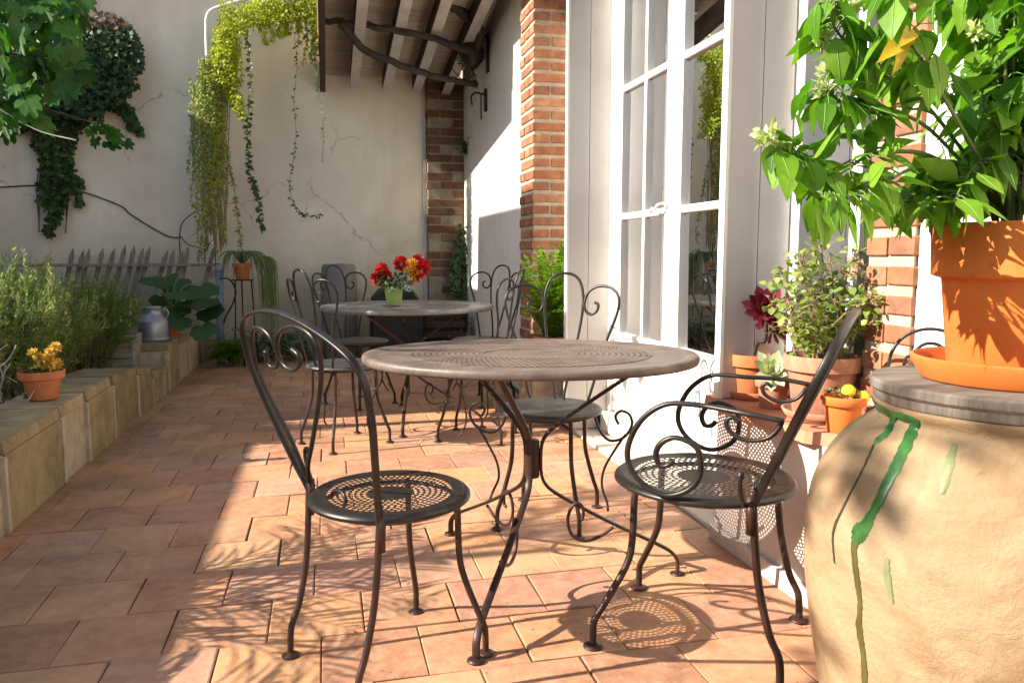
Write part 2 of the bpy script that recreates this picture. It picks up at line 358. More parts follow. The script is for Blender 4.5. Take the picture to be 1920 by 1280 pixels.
# terracotta floor: every tile laid by hand, square, rows run across the terrace in half bond
fl = MB(); T = .2655
for j in range(-8, 25):
    y0 = 2.092 + j*T
    off = (-.705 if j % 2 == 0 else -.844) + rnd.uniform(-.012, .012)
    for i in range(-12, 12):
        xa = off + i*T; xb = xa + T; xa_, xb_ = xa, xb
        if xb < -1.25 or xa > 1.75: continue
        xb = min(xb, 1.40 if y0 > .9 else 3)
        if xb - xa < .05: continue
        q = .0019; zz = rnd.uniform(-.003, .002); tx, ty = rnd.uniform(-.010, .010), rnd.uniform(-.010, .010); e = rnd.uniform(.002, .0045)
        j4 = [(rnd.uniform(-.0025, .0025), rnd.uniform(-.0025, .0025)) for _ in range(4)]
        c = [(xa+q, y0+q), (xb-q, y0+q), (xb-q, y0+T-q), (xa+q, y0+T-q)]
        c = [(a+d, b+h) for (a, b), (d, h) in zip(c, j4)]
        m = ((xa+xb)/2, y0+T/2)
        def hz(a, b): return zz + tx*(a-m[0]) + ty*(b-m[1])
        vs = [(a, b, -.02) for a, b in c] + [(a, b, hz(a, b)-.002) for a, b in c]
        ins = [(a+(e if a < m[0] else -e), b+(e if b < m[1] else -e)) for a, b in c]
        vs += [(a, b, hz(a, b)) for a, b in ins]
        fs = [(8, 9, 10, 11)]
        for k in range(4):
            l = (k+1) % 4; fs += [(k, l, 4+l, 4+k), (4+k, 4+l, 8+l, 8+k)]
        fl.add(vs, fs)
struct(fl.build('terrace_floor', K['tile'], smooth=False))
# lumpy earth
s = MB(); nx, ny = 34, 60
def ez(x, y): return .20 + .03*math.sin(x*5+y*2) + .025*math.sin(y*6.3-x*3) + rnd.uniform(-.012, .012)
for a in range(nx+1):
    for b in range(ny+1):
        x = -4.4 + a*(3.0/nx); y = .5 + b*(7.8/ny); s.v.append((x, y, ez(x, y)))
for a in range(nx):
    for b in range(ny):
        o = a*(ny+1)+b; s.f.append((o, o+ny+1, o+ny+2, o+1))
struct(s.build('soil', K['soil']))

# ------------------------------------------------------------------ planter wall
pw = thing('planter_wall', 'low planter wall of buff stone blocks along the left edge of the terrace', 'wall', (-1.187, 4, 0))
st = MB(); st2 = MB(); mo = MB(); pt = MB()
def ph(y):
    P = [(0, .35), (3.2, .35), (4.7, .365), (5.35, .33), (5.72, .28), (5.76, .225), (6.32, .2), (6.34, .365), (9, .345)]
    for (a, b), (c, d) in zip(P, P[1:]):
        if a <= y <= c: return b + (d-b)*(y-a)/(c-a)
    return .3
y = .6
while y < 8.2:
    L = rnd.choice((.46, .58, .66, .5, .38)); L = min(L, 8.25-y)
    for cut in (5.74, 6.33):
        if y < cut-.08 and y+L > cut-.05: L = cut - y
    h0, h1 = ph(y+.01), ph(y+L-.01); dx = rnd.uniform(-.008, .008); g_ = rnd.uniform(.010, .020)
    x1 = 0+dx; x0 = -.12
    yy = [y+g_, y+L-g_]; top = [h0-.055, h1-.055]
    vs = [(x0, yy[0]-4, 0), (x1, yy[0]-4, 0), (x1, yy[1]-4, 0), (x0, yy[1]-4, 0), (x0, yy[0]-4, top[0]), (x1, yy[0]-4, top[0]), (x1, yy[1]-4, top[1]), (x0, yy[1]-4, top[1])]
    st.add(vs, [(3,2,1,0),(4,5,6,7),(0,1,5,4),(1,2,6,5),(2,3,7,6),(3,0,4,7)])
    # capping slab, front edge slightly proud
    px = .004 + rnd.uniform(-.004, .006); wd = .30 + rnd.uniform(-.04, .04); zt0, zt1 = h0, h1
    vs = [(-wd, yy[0]-4, zt0-.053), (px, yy[0]-4, zt0-.053), (px, yy[1]-4, zt1-.053), (-wd, yy[1]-4, zt1-.053),
          (-wd, yy[0]-4, zt0), (px-.006, yy[0]-4, zt0-.004), (px-.006, yy[1]-4, zt1-.004), (-wd, yy[1]-4, zt1)]
    st2.add(vs, [(3,2,1,0),(4,5,6,7),(0,1,5,4),(1,2,6,5),(2,3,7,6),(3,0,4,7)])
    pt.box((-.02, y-4-.013+rnd.uniform(-.004, .004), 0), (.011+rnd.uniform(0, .004), y-4+.013+rnd.uniform(-.004, .006), h0-.058), bev=.004)
    mo.box((-.25, y-4, 0), (-.004, y+L-4, min(h0, h1)-.054-.002))
    y += L
pt.build('joint_pointing', K['slab2'], pw, False)
st.build('stone_facing', K['stone'], pw, False); st2.build('capping', K['stone'], pw, False); mo.build('mortar', K['mortar'], pw, False)

# ------------------------------------------------------------------ garden (back) wall
YB = 8.3
gw = thing('garden_wall', 'tall stained plaster wall closing the far end of the terrace', 'wall', (-1.5, YB, 0))
b = MB()
N = 40
xs = [-6.2, -2.15, -1.55, 1.75]; zt = [3.42, 3.42, 4.6, 4.6]
prof = [(-6.2, -.05), (1.75, -.05), (1.75, 4.6), (-1.52, 4.6), (-2.12, 3.42), (-6.2, 3.42)]
vs = [(x+1.5, 0, z) for x, z in prof] + [(x+1.5, .3, z) for x, z in prof]; n = len(prof)
b.add(vs, [tuple(range(n)), tuple(range(2*n-1, n-1, -1))] + [((i+1) % n, i, n+i, n+(i+1) % n) for i in range(n)])
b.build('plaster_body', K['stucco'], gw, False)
ct_ = MB(); ct_.box((2.532, -.03, 0), (2.568, -.0015, 2.8), bev=.004); ct_.build('corner_trim', K['shutter'], gw, False)
c = MB()
for k in range(34):
    x = -6.2 + k*.12; c.tube([(x+1.5+.06, -.12, 3.44), (x+1.5+.06, .42, 3.52)], .07, 10)
for k in range(11):
    t = k/10; x = -2.12+.6*t; z = 3.44+1.18*t
    c.tube([(x+1.5, -.14, z), (x+1.5, .42, z+.05)], .075, 10)
c.build('tile_coping', K['tilered'], gw)
cb = MB(); cp = [at(px, py, YB-.015) for px, py in [(-120, 352), (0, 351), (60, 348), (100, 353), (145, 358), (180, 368), (228, 387), (245, 402), (290, 430), (318, 444), (340, 445)]]
cb.tube(spline(cp, 5), .006, 6)
tag(cb.build('wall_cable', K['black']), 'thin dark cable sagging along the far plaster wall', 'cable')

# ------------------------------------------------------------------ boundary to the left (outside the frame): low garden wall and the neighbour, heights stepped to shape sun and shade
XN = -4.5
bw = MB(); bw.box((XN-.25, -12, -.05), (XN, 4.85, 2.42)); bw.box((XN-.29, -12, 2.42), (XN+.04, 4.846, 2.5))
tag(bw.build('boundary_wall', K['stucco'], None, False), 'rendered boundary wall on the left side of the garden', 'wall')
nb = thing('neighbour_house', 'rendered neighbouring house rising beyond the left garden wall', 'house', (XN, 9, 0))
b = MB(); b.box((-6, -4.148, -.05), (-.003, -1.9, 4.95)); b.box((-6, -1.9, -.05), (-.003, 7, 4.25)); b.build('wall', K['neighbour'], nb, False)
for ya, yb, ze in ((-4.25, -1.8, 4.96), (-1.79, 7.2, 4.26)):
    r_ = MB(); vs = [(x, yy, ze+dz) for yy in (ya, yb) for x, dz in ((.06, 0), (-3, .75), (-6.3, 0), (-6.3, .09), (-3, .84), (.06, .09))]
    r_.add(vs, [(0,1,4,5), (1,2,3,4), (11,10,7,6), (10,9,8,7)] + [(k, 6+k, 6+(k+1) % 6, (k+1) % 6) for k in range(6)]); r_.build('roof', K['tilered'], nb, False)
for yy in (-1.5, 2.5):
    w_ = MB(); w_.box((-.02, yy, 1.4), (.012, yy+.9, 2.9)); w_.build('window', K['dark'], nb, False)

# ------------------------------------------------------------------ house on the right
HX = 1.60
hs = thing('house', 'white rendered house with brick trim and tall glazed doors, right of the terrace', 'house', (HX, 3, 0))
def L(x, y, z): return (x-HX, y-3, z)
wl = MB()
def wbox(a, b_): wl.box(L(*a), L(*b_))
wbox((1.455, 5.36, -.05), (1.75, 8.3, 4.4))            # far stucco, a little proud
wbox((HX, 4.26, -.05), (1.9, 5.36, 4.4))              # recess behind the pilaster
wbox((1.632, 2.62, 2.78), (1.9, 4.26, 4.4))           # over the door
wbox((HX+.012, 2.50, -.05), (1.9, 2.70, 4.4))         # between door and window
wbox((HX, -3, -.05), (1.9, 1.83, 4.4))                # near white wall
wbox((1.64, 1.83, 2.7), (1.9, 2.50, 4.4))
wl.build('wall', K['white'], hs, False)
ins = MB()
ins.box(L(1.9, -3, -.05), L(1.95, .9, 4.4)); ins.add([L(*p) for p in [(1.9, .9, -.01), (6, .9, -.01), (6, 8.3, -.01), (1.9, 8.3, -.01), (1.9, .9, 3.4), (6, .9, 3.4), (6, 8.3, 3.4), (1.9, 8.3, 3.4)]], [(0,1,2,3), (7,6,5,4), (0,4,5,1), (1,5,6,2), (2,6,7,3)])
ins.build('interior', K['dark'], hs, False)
# brick work laid brick by brick
def bricks(name, x0, x1, y0, y1, z0, z1, bl=.22, bh=.057, gap=.020, jut=.004, bm='brick', mm='mortar', skip=0):
    br = MB(); mb = MB(); mb.box(L(x0+.006, y0+.006, z0), L(x1, y1, z1)); k = 0; z = z0
    while z < z1-.02:
        zt = min(z+bh, z1)
        def run(a0, a1, off):
            out = []; a = a0 - off
            while a < a1-.01:
                s0, s1 = max(a, a0), min(a+bl, a1)
                if s1-s0 > .03: out.append((s0, s1))
                a += bl+gap*.8
            return out
        j = lambda: rnd.uniform(0, jut)
        odd = k % 2
        # end brick wraps the near corner
        for s0, s1 in run(x0, x1, bl*.5*odd):
            if rnd.random() < skip: continue
            br.box(L(s0 if s0 > x0 else x0-j(), y0-j(), z+rnd.uniform(0, .004)), L(s1, y0+.10, zt-rnd.uniform(0, .003)), bev=.004)
        for s0, s1 in run(y0+.102, y1, bl*.5*(1-odd)):
            br.box(L(x0-j(), s0+.004, z+rnd.uniform(0, .004)), L(x0+.09, s1, zt-rnd.uniform(0, .003)), bev=.004)
        z += bh+gap; k += 1
    p = mb.build(name, K[mm], hs, False); br.build('brick_course', K[bm], p, False)
    return p
bricks('brick_pilaster', 1.35, 1.60, 5.0, 5.358, .0, 4.3)
bricks('brick_pier', 1.07, 1.454, 8.19, 8.298, .0, 2.85, bl=.26, bh=.075, gap=.016, jut=.012, bm='oldshadebrick', mm='oldmortar', skip=.16)
bricks('brick_pier', 1.585, 1.75, 1.83, 2.02, .53, 4.3, bh=.060, gap=.024)
# lit stucco wash on the pilaster corner is left bare.  plinth and ledge below the window
pl = MB(); pl.box(L(1.385, 1.86, -.05), L(1.64, 2.53, .493)); pl.box(L(1.40, -3, -.05), L(1.599, 1.858, .16)); pl.box(L(1.365, 1.9, -.05), L(1.3845, 2.53, .055))
pl.build('plinth', K['plinth'], hs, False)
le = MB(); vs = [(1.345, 1.95), (1.345, 2.56), (1.70, 2.56), (1.70, 1.835), (1.46, 1.835)]
le.add([L(x, y, .494) for x, y in vs] + [L(x+(.006 if x < 1.5 else 0), y, .53) for x, y in vs], [(4,3,2,1,0), (5,6,7,8,9)] + [(i, (i+1) % 5, 5+(i+1) % 5, 5+i) for i in range(5)])
le.build('window_ledge', K['ledge'], hs, False)
sp = MB(); sp.box(L(1.405, 2.535, -.03), L(1.64, 4.30, .012), bev=.006); sp.box(L(1.56, 2.70, .0125), L(1.70, 4.24, .13), bev=.01)
sp.build('threshold', K['slab'], hs, False)
# eave above the frame
ev = MB(); ev.box(L(.83, -3, 3.02), L(1.62, 5.9, 3.09)); ev.build('eave', K['darkwood'], hs, False)
rf = MB(); rf.add([L(.7, -3.2, 3.1), L(.7, 5.95, 3.1), L(6.5, 8.4, 6.2), L(6.5, -3.2, 6.2), L(.7, -3.2, 3.16), L(.7, 5.95, 3.16), L(6.5, 8.4, 6.3), L(6.5, -3.2, 6.3)], [(0,1,2,3), (7,6,5,4), (0,4,5,1), (1,5,6,2), (2,6,7,3), (3,7,4,0)])
rf.build('roof', K['tilered'], hs, False)

# two board shutters folded straight out from the wall
def shutter(y, x0, x1, z0, z1, name):
    m = MB(); n = 2; wd = (x1-x0)/n
    for k in range(n):
        m.box(L(x0+k*wd+.002, y, z0), L(x0+(k+1)*wd-.002, y+.032, z1), bev=.003)
    m.box(L(x0+.001, y+.008, z0+.01), L(x1, y+.024, z1-.01))
    for z in (z0+.35, z0+1.5): m.box(L(x0+.03, y+.0325, z), L(x1, y+.05, z+.08), bev=.004)
    p = m.build(name, K['shutter'], hs, False)
    for z in (z0+.3, z0+1.2, z0+2.0):
        hg = MB(); hg.tube([L(x0-.004, y+.016, z), L(x0-.004, y+.016, z+.09)], .007, 8); hg.build('hinge', K['rust'], p)
    ed = MB(); ed.box(L(x0-.014, y-.004, z0), L(x0-.0005, y+.035, z1)); ed.build('edge_strip', K['paint'], p, False)
shutter(4.256, 1.36, 1.60, .10, 2.95, 'shutter'); shutter(2.462, 1.362, 1.605, .533, 2.95, 'shutter')

# french door, two glazed leaves
DX = 1.635
fd = bpy.data.objects.new('french_door', None); COL.objects.link(fd); fd.parent = hs; fd.location = L(DX, 3.46, 0)
def D(x, y, z): return (x-DX, y-3.46, z)
fr = MB()
for a in ((4.205, 4.26), (2.64, 2.70)): fr.box(D(DX-.03, a[0], .13), D(DX+.09, a[1], 2.80), bev=.004)
fr.box(D(DX-.03, 2.70, 2.735), D(DX+.09, 4.205, 2.80), bev=.004); fr.build('frame', K['paint'], fd, False)
def leafdoor(y0, y1, munt):
    m = MB(); z0, z1 = .135, 2.73; x0, x1 = DX-.012, DX+.032; sw = .085
    m.box(D(x0, y0, z0), D(x1, y0+sw, z1), bev=.006); m.box(D(x0, y1-sw, z0), D(x1, y1, z1), bev=.006)
    rails = [(z0, .24), (.54, .60), (1.235, 1.27), (1.93, 1.965), (z1-.08, z1)]
    for a, b_ in rails: m.box(D(x0+.002, y0+sw-.004, a), D(x1-.002, y1-sw+.004, b_), bev=.005)
    m.box(D(x0+.014, y0+sw-.01, .235), D(x1-.014, y1-sw+.01, .545))
    m.box(D(x0+.006, y0+sw+.05, .29), D(x0+.0139, y1-sw-.05, .49), bev=.003)
    if munt:
        ym = (y0+y1)/2 - .02
        for (a, b_), (c_, d_) in zip(rails[1:], rails[2:]): m.box(D(x0+.003, ym-.016, b_-.002), D(x1-.003, ym+.016, c_+.002), bev=.004)
    lf = m.build('door_leaf', K['paint'], fd, False)
    gl = MB()
    for (a, b_), (c_, d_) in zip(rails[1:], rails[2:]):
        gl.add([D(DX+.012, y0+sw-.005, b_-.004), D(DX+.012+rnd.uniform(-.003, .003), y1-sw+.005, b_-.004), D(DX+.012+rnd.uniform(-.002, .002), y1-sw+.005, c_+.004), D(DX+.012, y0+sw-.005, c_+.004)], [(0, 1, 2, 3)])
    gl.build('glass_pane', K['glass'], fd, False)
leafdoor(3.462, 4.203, True); leafdoor(2.702, 3.458, False)
hd = MB(); hy = 3.50
hd.tube(spline([D(DX-.02, hy, 1.285), D(DX-.05, hy, 1.285), D(DX-.058, hy+.03, 1.28), D(DX-.055, hy+.07, 1.262), D(DX-.055, hy+.10, 1.268), D(DX-.05, hy+.13, 1.25)], 5), .007, 8)
hd.box(D(DX-.02, hy-.015, 1.22), D(DX-.0125, hy+.015, 1.34), bev=.002)
hd.build('handle', K['whitepipe'], fd)
cu = MB(); nn = 40
for k in range(nn+1):
    yy = 3.56 + .56*k/nn; xx = DX+.10+.02*math.sin(k*1.3)+.008*math.sin(k*2.9)
    cu.v += [D(xx, yy, .3), D(xx, yy, 2.7)]
for k in range(nn): cu.f.append((2*k, 2*k+2, 2*k+3, 2*k+1))
K['curtain'] = M_plain('curtain_cloth', (.30, .29, .27), (.38, .37, .35), 4, .9)
cu.build('curtain', K['curtain'], fd)
# window beside it above the ledge
wn = bpy.data.objects.new('window', None); COL.objects.link(wn); wn.parent = hs; wn.location = L(1.66, 2.2, .5)
def Wd(x, y, z): return (x-1.66, y-2.2, z-.5)
m = MB(); m.box(Wd(1.612, 2.415, .531), Wd(1.70, 2.498, 2.69), bev=.004); m.box(Wd(1.63, 2.12, .531), Wd(1.69, 2.17, 2.69), bev=.004)
m.box(Wd(1.63, 2.17, .531), Wd(1.69, 2.415, .58), bev=.004); m.box(Wd(1.63, 2.022, .531), Wd(1.69, 2.119, .58), bev=.004); m.box(Wd(1.63, 2.17, 2.6), Wd(1.69, 2.415, 2.69), bev=.004)
m.build('frame', K['paint'], wn, False)
gl = MB(); gl.add([Wd(1.66, 2.16, .57), Wd(1.662, 2.42, .57), Wd(1.66, 2.42, 2.61), Wd(1.66, 2.16, 2.61)], [(0,1,2,3)]); gl.build('glass_pane', K['glass'], wn, False)

# ------------------------------------------------------------------ canopy: lean-to roof over the far corner
cn = thing('canopy', 'boarded lean-to roof on pale rafters over the far corner', 'roof', (.7, 7.1, 0))
def cz(y): return 2.74 + (8.25-y)*.13
bd = MB(); y = 6.02
while y < 8.24:
    d = rnd.uniform(.13, .17); y2 = min(y+d, 8.27)
    z0, z1 = cz(y)+.105, cz(y2)+.105; k = rnd.uniform(0, .004)
    vs = [(-.64, y-7.1, z0+k), (.69, y-7.1, z0+k), (.69, y2-.004-7.1, z1+k), (-.64, y2-.004-7.1, z1+k)]
    bd.add(vs + [(a, b_, c_+.018) for a, b_, c_ in vs], [(3,2,1,0), (4,5,6,7), (0,1,5,4), (1,2,6,5), (2,3,7,6), (3,0,4,7)]); y = y2
bd.build('roof_board', K['board'], cn, False)
K['rafterside'] = M_plain('dark_rafter', (.05, .022, .018), (.10, .05, .04), 6, .8, obj=False, bs=.4, bd=.004)
for x in (.335, .66, .96, 1.265):
    w2 = .044; ya, yb = 6.0, (8.27 if x > 1 else 8.18)
    def sect(w_, lo, hi, cut):
        m = MB(); vs = []
        for yy, up_ in ((ya, 0), (yb-cut, 0), (yb, cut*.8)):
            vs += [(x-.7-w_, yy-7.1, cz(yy)+lo+up_), (x-.7+w_, yy-7.1, cz(yy)+lo+up_), (x-.7+w_, yy-7.1, cz(yy)+hi+up_*(hi < .05)), (x-.7-w_, yy-7.1, cz(yy)+hi+up_*(hi < .05))]
        fs = [(0,1,2,3), (11,10,9,8)]
        for q in (0, 4):
            for k in range(4): fs.append((q+k, q+4+k, q+4+(k+1) % 4, q+(k+1) % 4))
        m.add(vs, fs); return m
    p = sect(w2-.003, -.048, .104, .05).build('rafter', K['rafterside'], cn, False)
    sect(w2, -.058, -.0485, .05).build('pale_underside', K['rafter'], p, False)
e = MB()
vs = []
for yy in (5.98, 8.28):
    vs += [(-.70, yy-7.1, cz(yy)-.06), (-.645, yy-7.1, cz(yy)-.06), (-.645, yy-7.1, cz(yy)+.13), (-.70, yy-7.1, cz(yy)+.13)]
e.add(vs, [(0,1,2,3), (7,6,5,4)] + [(k, 4+k, 4+(k+1) % 4, (k+1) % 4) for k in range(4)]); e.build('barge_board', K['darkwood'], cn, False)
tl = MB()
for i in range(9):
    x = -.62 + i*.16
    tl.tube([(x, 5.96-7.1, cz(5.96)+.215), (x, 8.25-7.1, cz(8.25)+.215)], .085, 8)
tl.build('tile_covering', K['tilered'], cn)
# old dark vine trunks winding under the canopy
vt = thing('vine_trunk', 'twisted dark vine branches slung beneath the canopy rafters', 'vine', at(893, 157, 7.2))
o_ = at(893, 157, 7.2)
def vb(pts, r0, r1, k=6):
    P = spline([at(*p)-o_ for p in pts], k); n = len(P)
    P = [p + rv(.008) for p in P]
    m = MB(); m.tube(P, [r0+(r1-r0)*i/(n-1) for i in range(n)], 8); return m
vb([(606, 40, 6.75), (660, 44, 6.7), (725, 54, 6.65), (790, 66, 6.65), (840, 82, 6.7), (885, 98, 6.85), (905, 105, 6.95)], .026, .034).build('branch', K['darkwood'], vt)
vb([(640, 44, 6.7), (664, 74, 6.75), (690, 98, 6.8), (735, 116, 6.8), (790, 136, 6.85), (840, 150, 6.9), (893, 158, 7.0)], .032, .026).build('branch', K['darkwood'], vt)
vb([(815, -25, 6.5), (846, 8, 6.55), (880, 34, 6.6), (900, 58, 6.65), (896, 85, 6.8), (888, 104, 6.95)], .05, .032).build('branch', K['darkwood'], vt)
m = MB()
for k in range(26):
    p = at(rnd.uniform(862, 895), rnd.uniform(88, 160), 7.0) - o_; q = p + rv(.10); m.tube(spline([p, (p+q)/2+rv(.04), q], 3), .005, 5)
m.build('twig', K['darkwood'], vt)

# ================================================================== IRON FURNITURE
def perf_seat(Rr=.205, holes=True, z=0.0):
    """pressed round sheet seat; real holes in staggered rings"""
    m = MB(); th = .0016
    def dish(r): return z - .006*max(0, 1-(r/.17)**2)
    def annulus(r0, r1, n=64):
        vs = []; fs = []
        for j in range(n):
            a = 2*math.pi*j/n
            vs += [(r0*math.cos(a), r0*math.sin(a), dish(r0)), (r1*math.cos(a), r1*math.sin(a), dish(r1))]
        for j in range(n): k = (j+1) % n; fs.append((2*j, 2*j+1, 2*k+1, 2*k))
        m.add(vs, fs)
    r_in = .058
    n = 48
    if holes:
        m.add([(0, 0, dish(0))] + [(r_in*math.cos(2*math.pi*j/n), r_in*math.sin(2*math.pi*j/n), dish(r_in)) for j in range(n)], [(0, 1+j, 1+(j+1) % n) for j in range(n)])
        r = r_in
        for k in range(7):
            bw_ = .0148; N = int(2*math.pi*(r+bw_/2)/.0150); r1 = r+bw_; off = .5*(k % 2)
            for j in range(N):
                a0 = 2*math.pi*(j+off)/N; a1 = 2*math.pi*(j+1+off)/N; am = (a0+a1)/2; rm = (r+r1)/2
                ou = [(a0, r), (am, r), (a1, r), (a1, rm), (a1, r1), (am, r1), (a0, r1), (a0, rm)]
                q = .33*(a1-a0); h = .36*bw_
                inn = [(am+q*ca, rm+h*sa) for ca, sa in ((-.75, -.75), (0, -1), (.75, -.75), (1, 0), (.75, .75), (0, 1), (-.75, .75), (-1, 0))]
                vs = [(rr*math.cos(a), rr*math.sin(a), dish(rr)) for a, rr in ou+inn]
                m.add(vs, [(i, (i+1) % 8, 8+(i+1) % 8, 8+i) for i in range(8)])
            r = r1
        annulus(r, .178)
    else:
        m.add([(0, 0, dish(0))] + [(.178*math.cos(2*math.pi*j/n), .178*math.sin(2*math.pi*j/n), dish(.178)) for j in range(n)], [(0, 1+j, 1+(j+1) % n) for j in range(n)])
        m.lathe([(.05, dish(.05)+.0015), (.053, dish(.05)+.003), (.056, dish(.05)+.0015)], n=40)
    m.lathe([(.178, z), (.190, z+.002), (.199, z-.001), (Rr, z-.007), (Rr+.001, z-.013), (Rr-.003, z-.017), (Rr-.010, z-.013), (.186, z-.003), (.178, z-.0018)], n=64)
    return m

def chair_base(t, holes=True, seatmat=None, R0=0, flare=1.0, zs=.45, stiles=False, ff=0.0):
    """seat, apron ring and four bent legs with pad feet; local -X is the back"""
    se = perf_seat(holes=holes).build('seat', seatmat or K['iron'], t, loc=(0, 0, zs))
    ri = MB(); P = [(.168*math.cos(2*math.pi*k/40), .168*math.sin(2*math.pi*k/40), zs-.026) for k in range(41)]
    ri.tube(P, .006, 8, caps=False); ri.build('seat_ring', K['rust'], t)
    for sx, sy in ((-1, 1), (-1, -1), (1, 1), (1, -1)):
        a = math.atan2(sy*.78, sx*.9); c, s_ = math.cos(a), math.sin(a)
        if stiles and sx < 0:
            pts = [(-.137, sy*.172, zs+.03), (-.14, sy*.172, zs-.03), (-.146, sy*.170, zs-.12), (-.156, sy*.168, zs-.21), (-.178, sy*.168, .135), (-.198, sy*.170, .085), (-.203, sy*.171, .05), (-.204, sy*.171, .006)]
            lg = MB(); lg.tube(spline(pts, 5), .0085, 8); lg.tube([(-.134, sy*.172, zs+.02), (-.137, sy*.172, zs-.075)], .0115, 8)
            lo = lg.build('leg', K['rust'], t)
            ft = MB(); ft.lathe([(.0005, .011), (.011, .010), (.021, .005), (.023, .002), (.0225, .0), (.0005, 0)], (-.204, sy*.171, 0), 16); ft.build('foot', K['rust'], lo)
            continue
        prof = [(.165, zs-.018), (.172, zs-.05), (.176, zs-.17), (.190, zs-.235), (.222+ff*.7, .12), (.240+ff, .075), (.243+ff, .045), (.243+ff, .006)]
        lg = MB(); lg.tube(spline([(r*c*flare, r*s_*flare, z) for r, z in prof], 5), .0085, 8)
        lo = lg.build('leg', K['rust'], t)
        ft = MB(); ft.lathe([(.0005, .011), (.011, .010), (.021, .005), (.023, .002), (.0225, .0), (.0005, 0)], ((.243+ff)*c*flare, (.243+ff)*s_*flare, 0), 16)
        ft.build('foot', K['rust'], lo)

def back_pt(u, v, off, lean, zs, bow=.0):
    """u across (to the left of the sitter's back), v up the raked back"""
    L_ = R(lean); return Vector((-off - v*math.sin(L_) + bow*u*u*4, -u, zs + v*math.cos(L_)))

def balloon_back(t, zs, off=.14, lean=16, sy=1):
    n = Vector((-math.cos(R(lean)), 0, -math.sin(R(lean))))
    B = lambda P, k=5: spline([back_pt(u, v, off, lean, zs) for u, v in P], k)
    out = [(-.172,-.005), (-.183,.02), (-.205,.06), (-.25,.17), (-.283,.28), (-.292,.36), (-.275,.42), (-.232,.458), (-.17,.479), (-.095,.488), (-.01,.487), (.075,.474), (.155,.452), (.225,.425), (.270,.394), (.288,.35), (.272,.267), (.235,.165), (.195,.06), (.18,.02), (.172,-.005)]
    m = MB(); m.strap(B(out), n, .017, .009); m.build('back_hoop', K['iron'], t)
    l1 = [(-.163,.02), (-.165,.052), (-.19,.148), (-.238,.25), (-.255,.328), (-.239,.395), (-.197,.435), (-.148,.440), (-.113,.425), (-.100,.40), (-.100,.372), (-.124,.345), (-.16,.338), (-.176,.355), (-.166,.38)]
    l2 = [(-.158,.02), (-.128,.075), (-.061,.15), (.049,.279), (.108,.362), (.125,.415), (.108,.445), (.059,.458), (.008,.455), (-.05,.437), (-.086,.408), (-.095,.373), (-.075,.349), (-.036,.345), (.008,.365), (.015,.388), (-.012,.4)]
    m = MB(); m.tube(B(l1), .0062, 7); m.build('back_scroll', K['iron'], t)
    m = MB(); m.tube(B(l2), .0062, 7); m.build('back_scroll', K['iron'], t)
    b0 = [(-.172,.0), (-.143,-.03), (-.09,-.042), (-.037,-.036), (-.004,-.01), (-.002,.012), (-.026,.02), (-.056,.014), (-.07,.0)]
    m = MB(); m.tube(spline([back_pt(u, v, off-.012, 0, zs) for u, v in b0], 5), .005, 7)
    b1 = [(-.178,-.005), (-.2,.02), (-.222,.055), (-.225,.085), (-.21,.09), (-.2,.07)]
    m.tube(spline([back_pt(u, v, off-.02, 0, zs) for u, v in b1], 5), .005, 7)
    m.build('base_scroll', K['iron'], t)

def scroll_arms(t, zs):
    prof = [(-.200,.672), (-.126,.682), (-.052,.685), (-.009,.687), (.035,.682), (.074,.654), (.102,.611), (.117,.555), (.107,.509), (.075,.473), (.031,.457), (-.014,.477), (-.037,.517), (-.036,.569), (-.017,.593), (.017,.602), (.044,.585), (.055,.557), (.047,.531), (.03,.531), (.019,.545)]
    sc = [(-.195,.668), (-.185,.645), (-.165,.625), (-.13,.618), (-.10,.632), (-.09,.655), (-.10,.668), (-.115,.658)]
    for s_ in (-1, 1):
        m = MB(); ofs = lambda f: .208 if f > -.12 else .225+(f+.2)*.3-.03
        m.tube(spline([(f, s_*(.212 if f > -.1 else .235), z-.45+zs) for f, z in prof], 5), .0066, 8); m.tube(spline([(f, s_*.226, z-.45+zs) for f, z in sc], 5), .0055, 7)
        m.build('arm', K['iron'], t)

def heart_back(t, zs, off=.165, lean=11):
    B = lambda P, k=5: spline([back_pt(u, v, off, lean, zs, .25) for u, v in P], k)
    ce = [(.016,-.02), (.026,.06), (.045,.15), (.067,.26), (.08,.36), (.081,.43), (.066,.488), (.038,.516), (0,.524)]
    m = MB(); P = ce + [(-u, v) for u, v in ce[:-1][::-1]]; m.tube(B(P), .0062, 7); m.build('back_loop', K['iron'], t)
    for s_ in (-1, 1):
        sd = [(.11,-.03), (.128,.02), (.155,.12), (.19,.245), (.226,.345), (.238,.405), (.226,.447), (.19,.470), (.142,.470), (.103,.445), (.088,.40), (.096,.368), (.12,.355), (.143,.37), (.148,.395), (.133,.405)]
        m = MB(); m.tube(B([(s_*u, v) for u, v in sd]), .0062, 7); m.build('back_scroll', K['iron'], t)

def scroll_braces(t, zs):
    for s_ in (-1, 1):
        P = [(.02, .275, .40), (.02, .262, .43), (.02, .282, .452), (.02, .315, .44), (.02, .325, .40), (.015, .295, .35), (.0, .24, .33), (-.01, .2, .36), (-.01, .178, .415)]
        m = MB(); m.tube(spline([(a, s_*b, c) for a, b, c in P], 5), .0055, 7)
        P = [(.012, .3, .36), (.01, .262, .30), (.005, .22, .22), (0, .21, .15), (.01, .232, .09), (.03, .24, .06)]
        m.tube(spline([(a, s_*b, c) for a, b, c in P], 5), .005, 7); m.build('side_scroll', K['iron'], t)

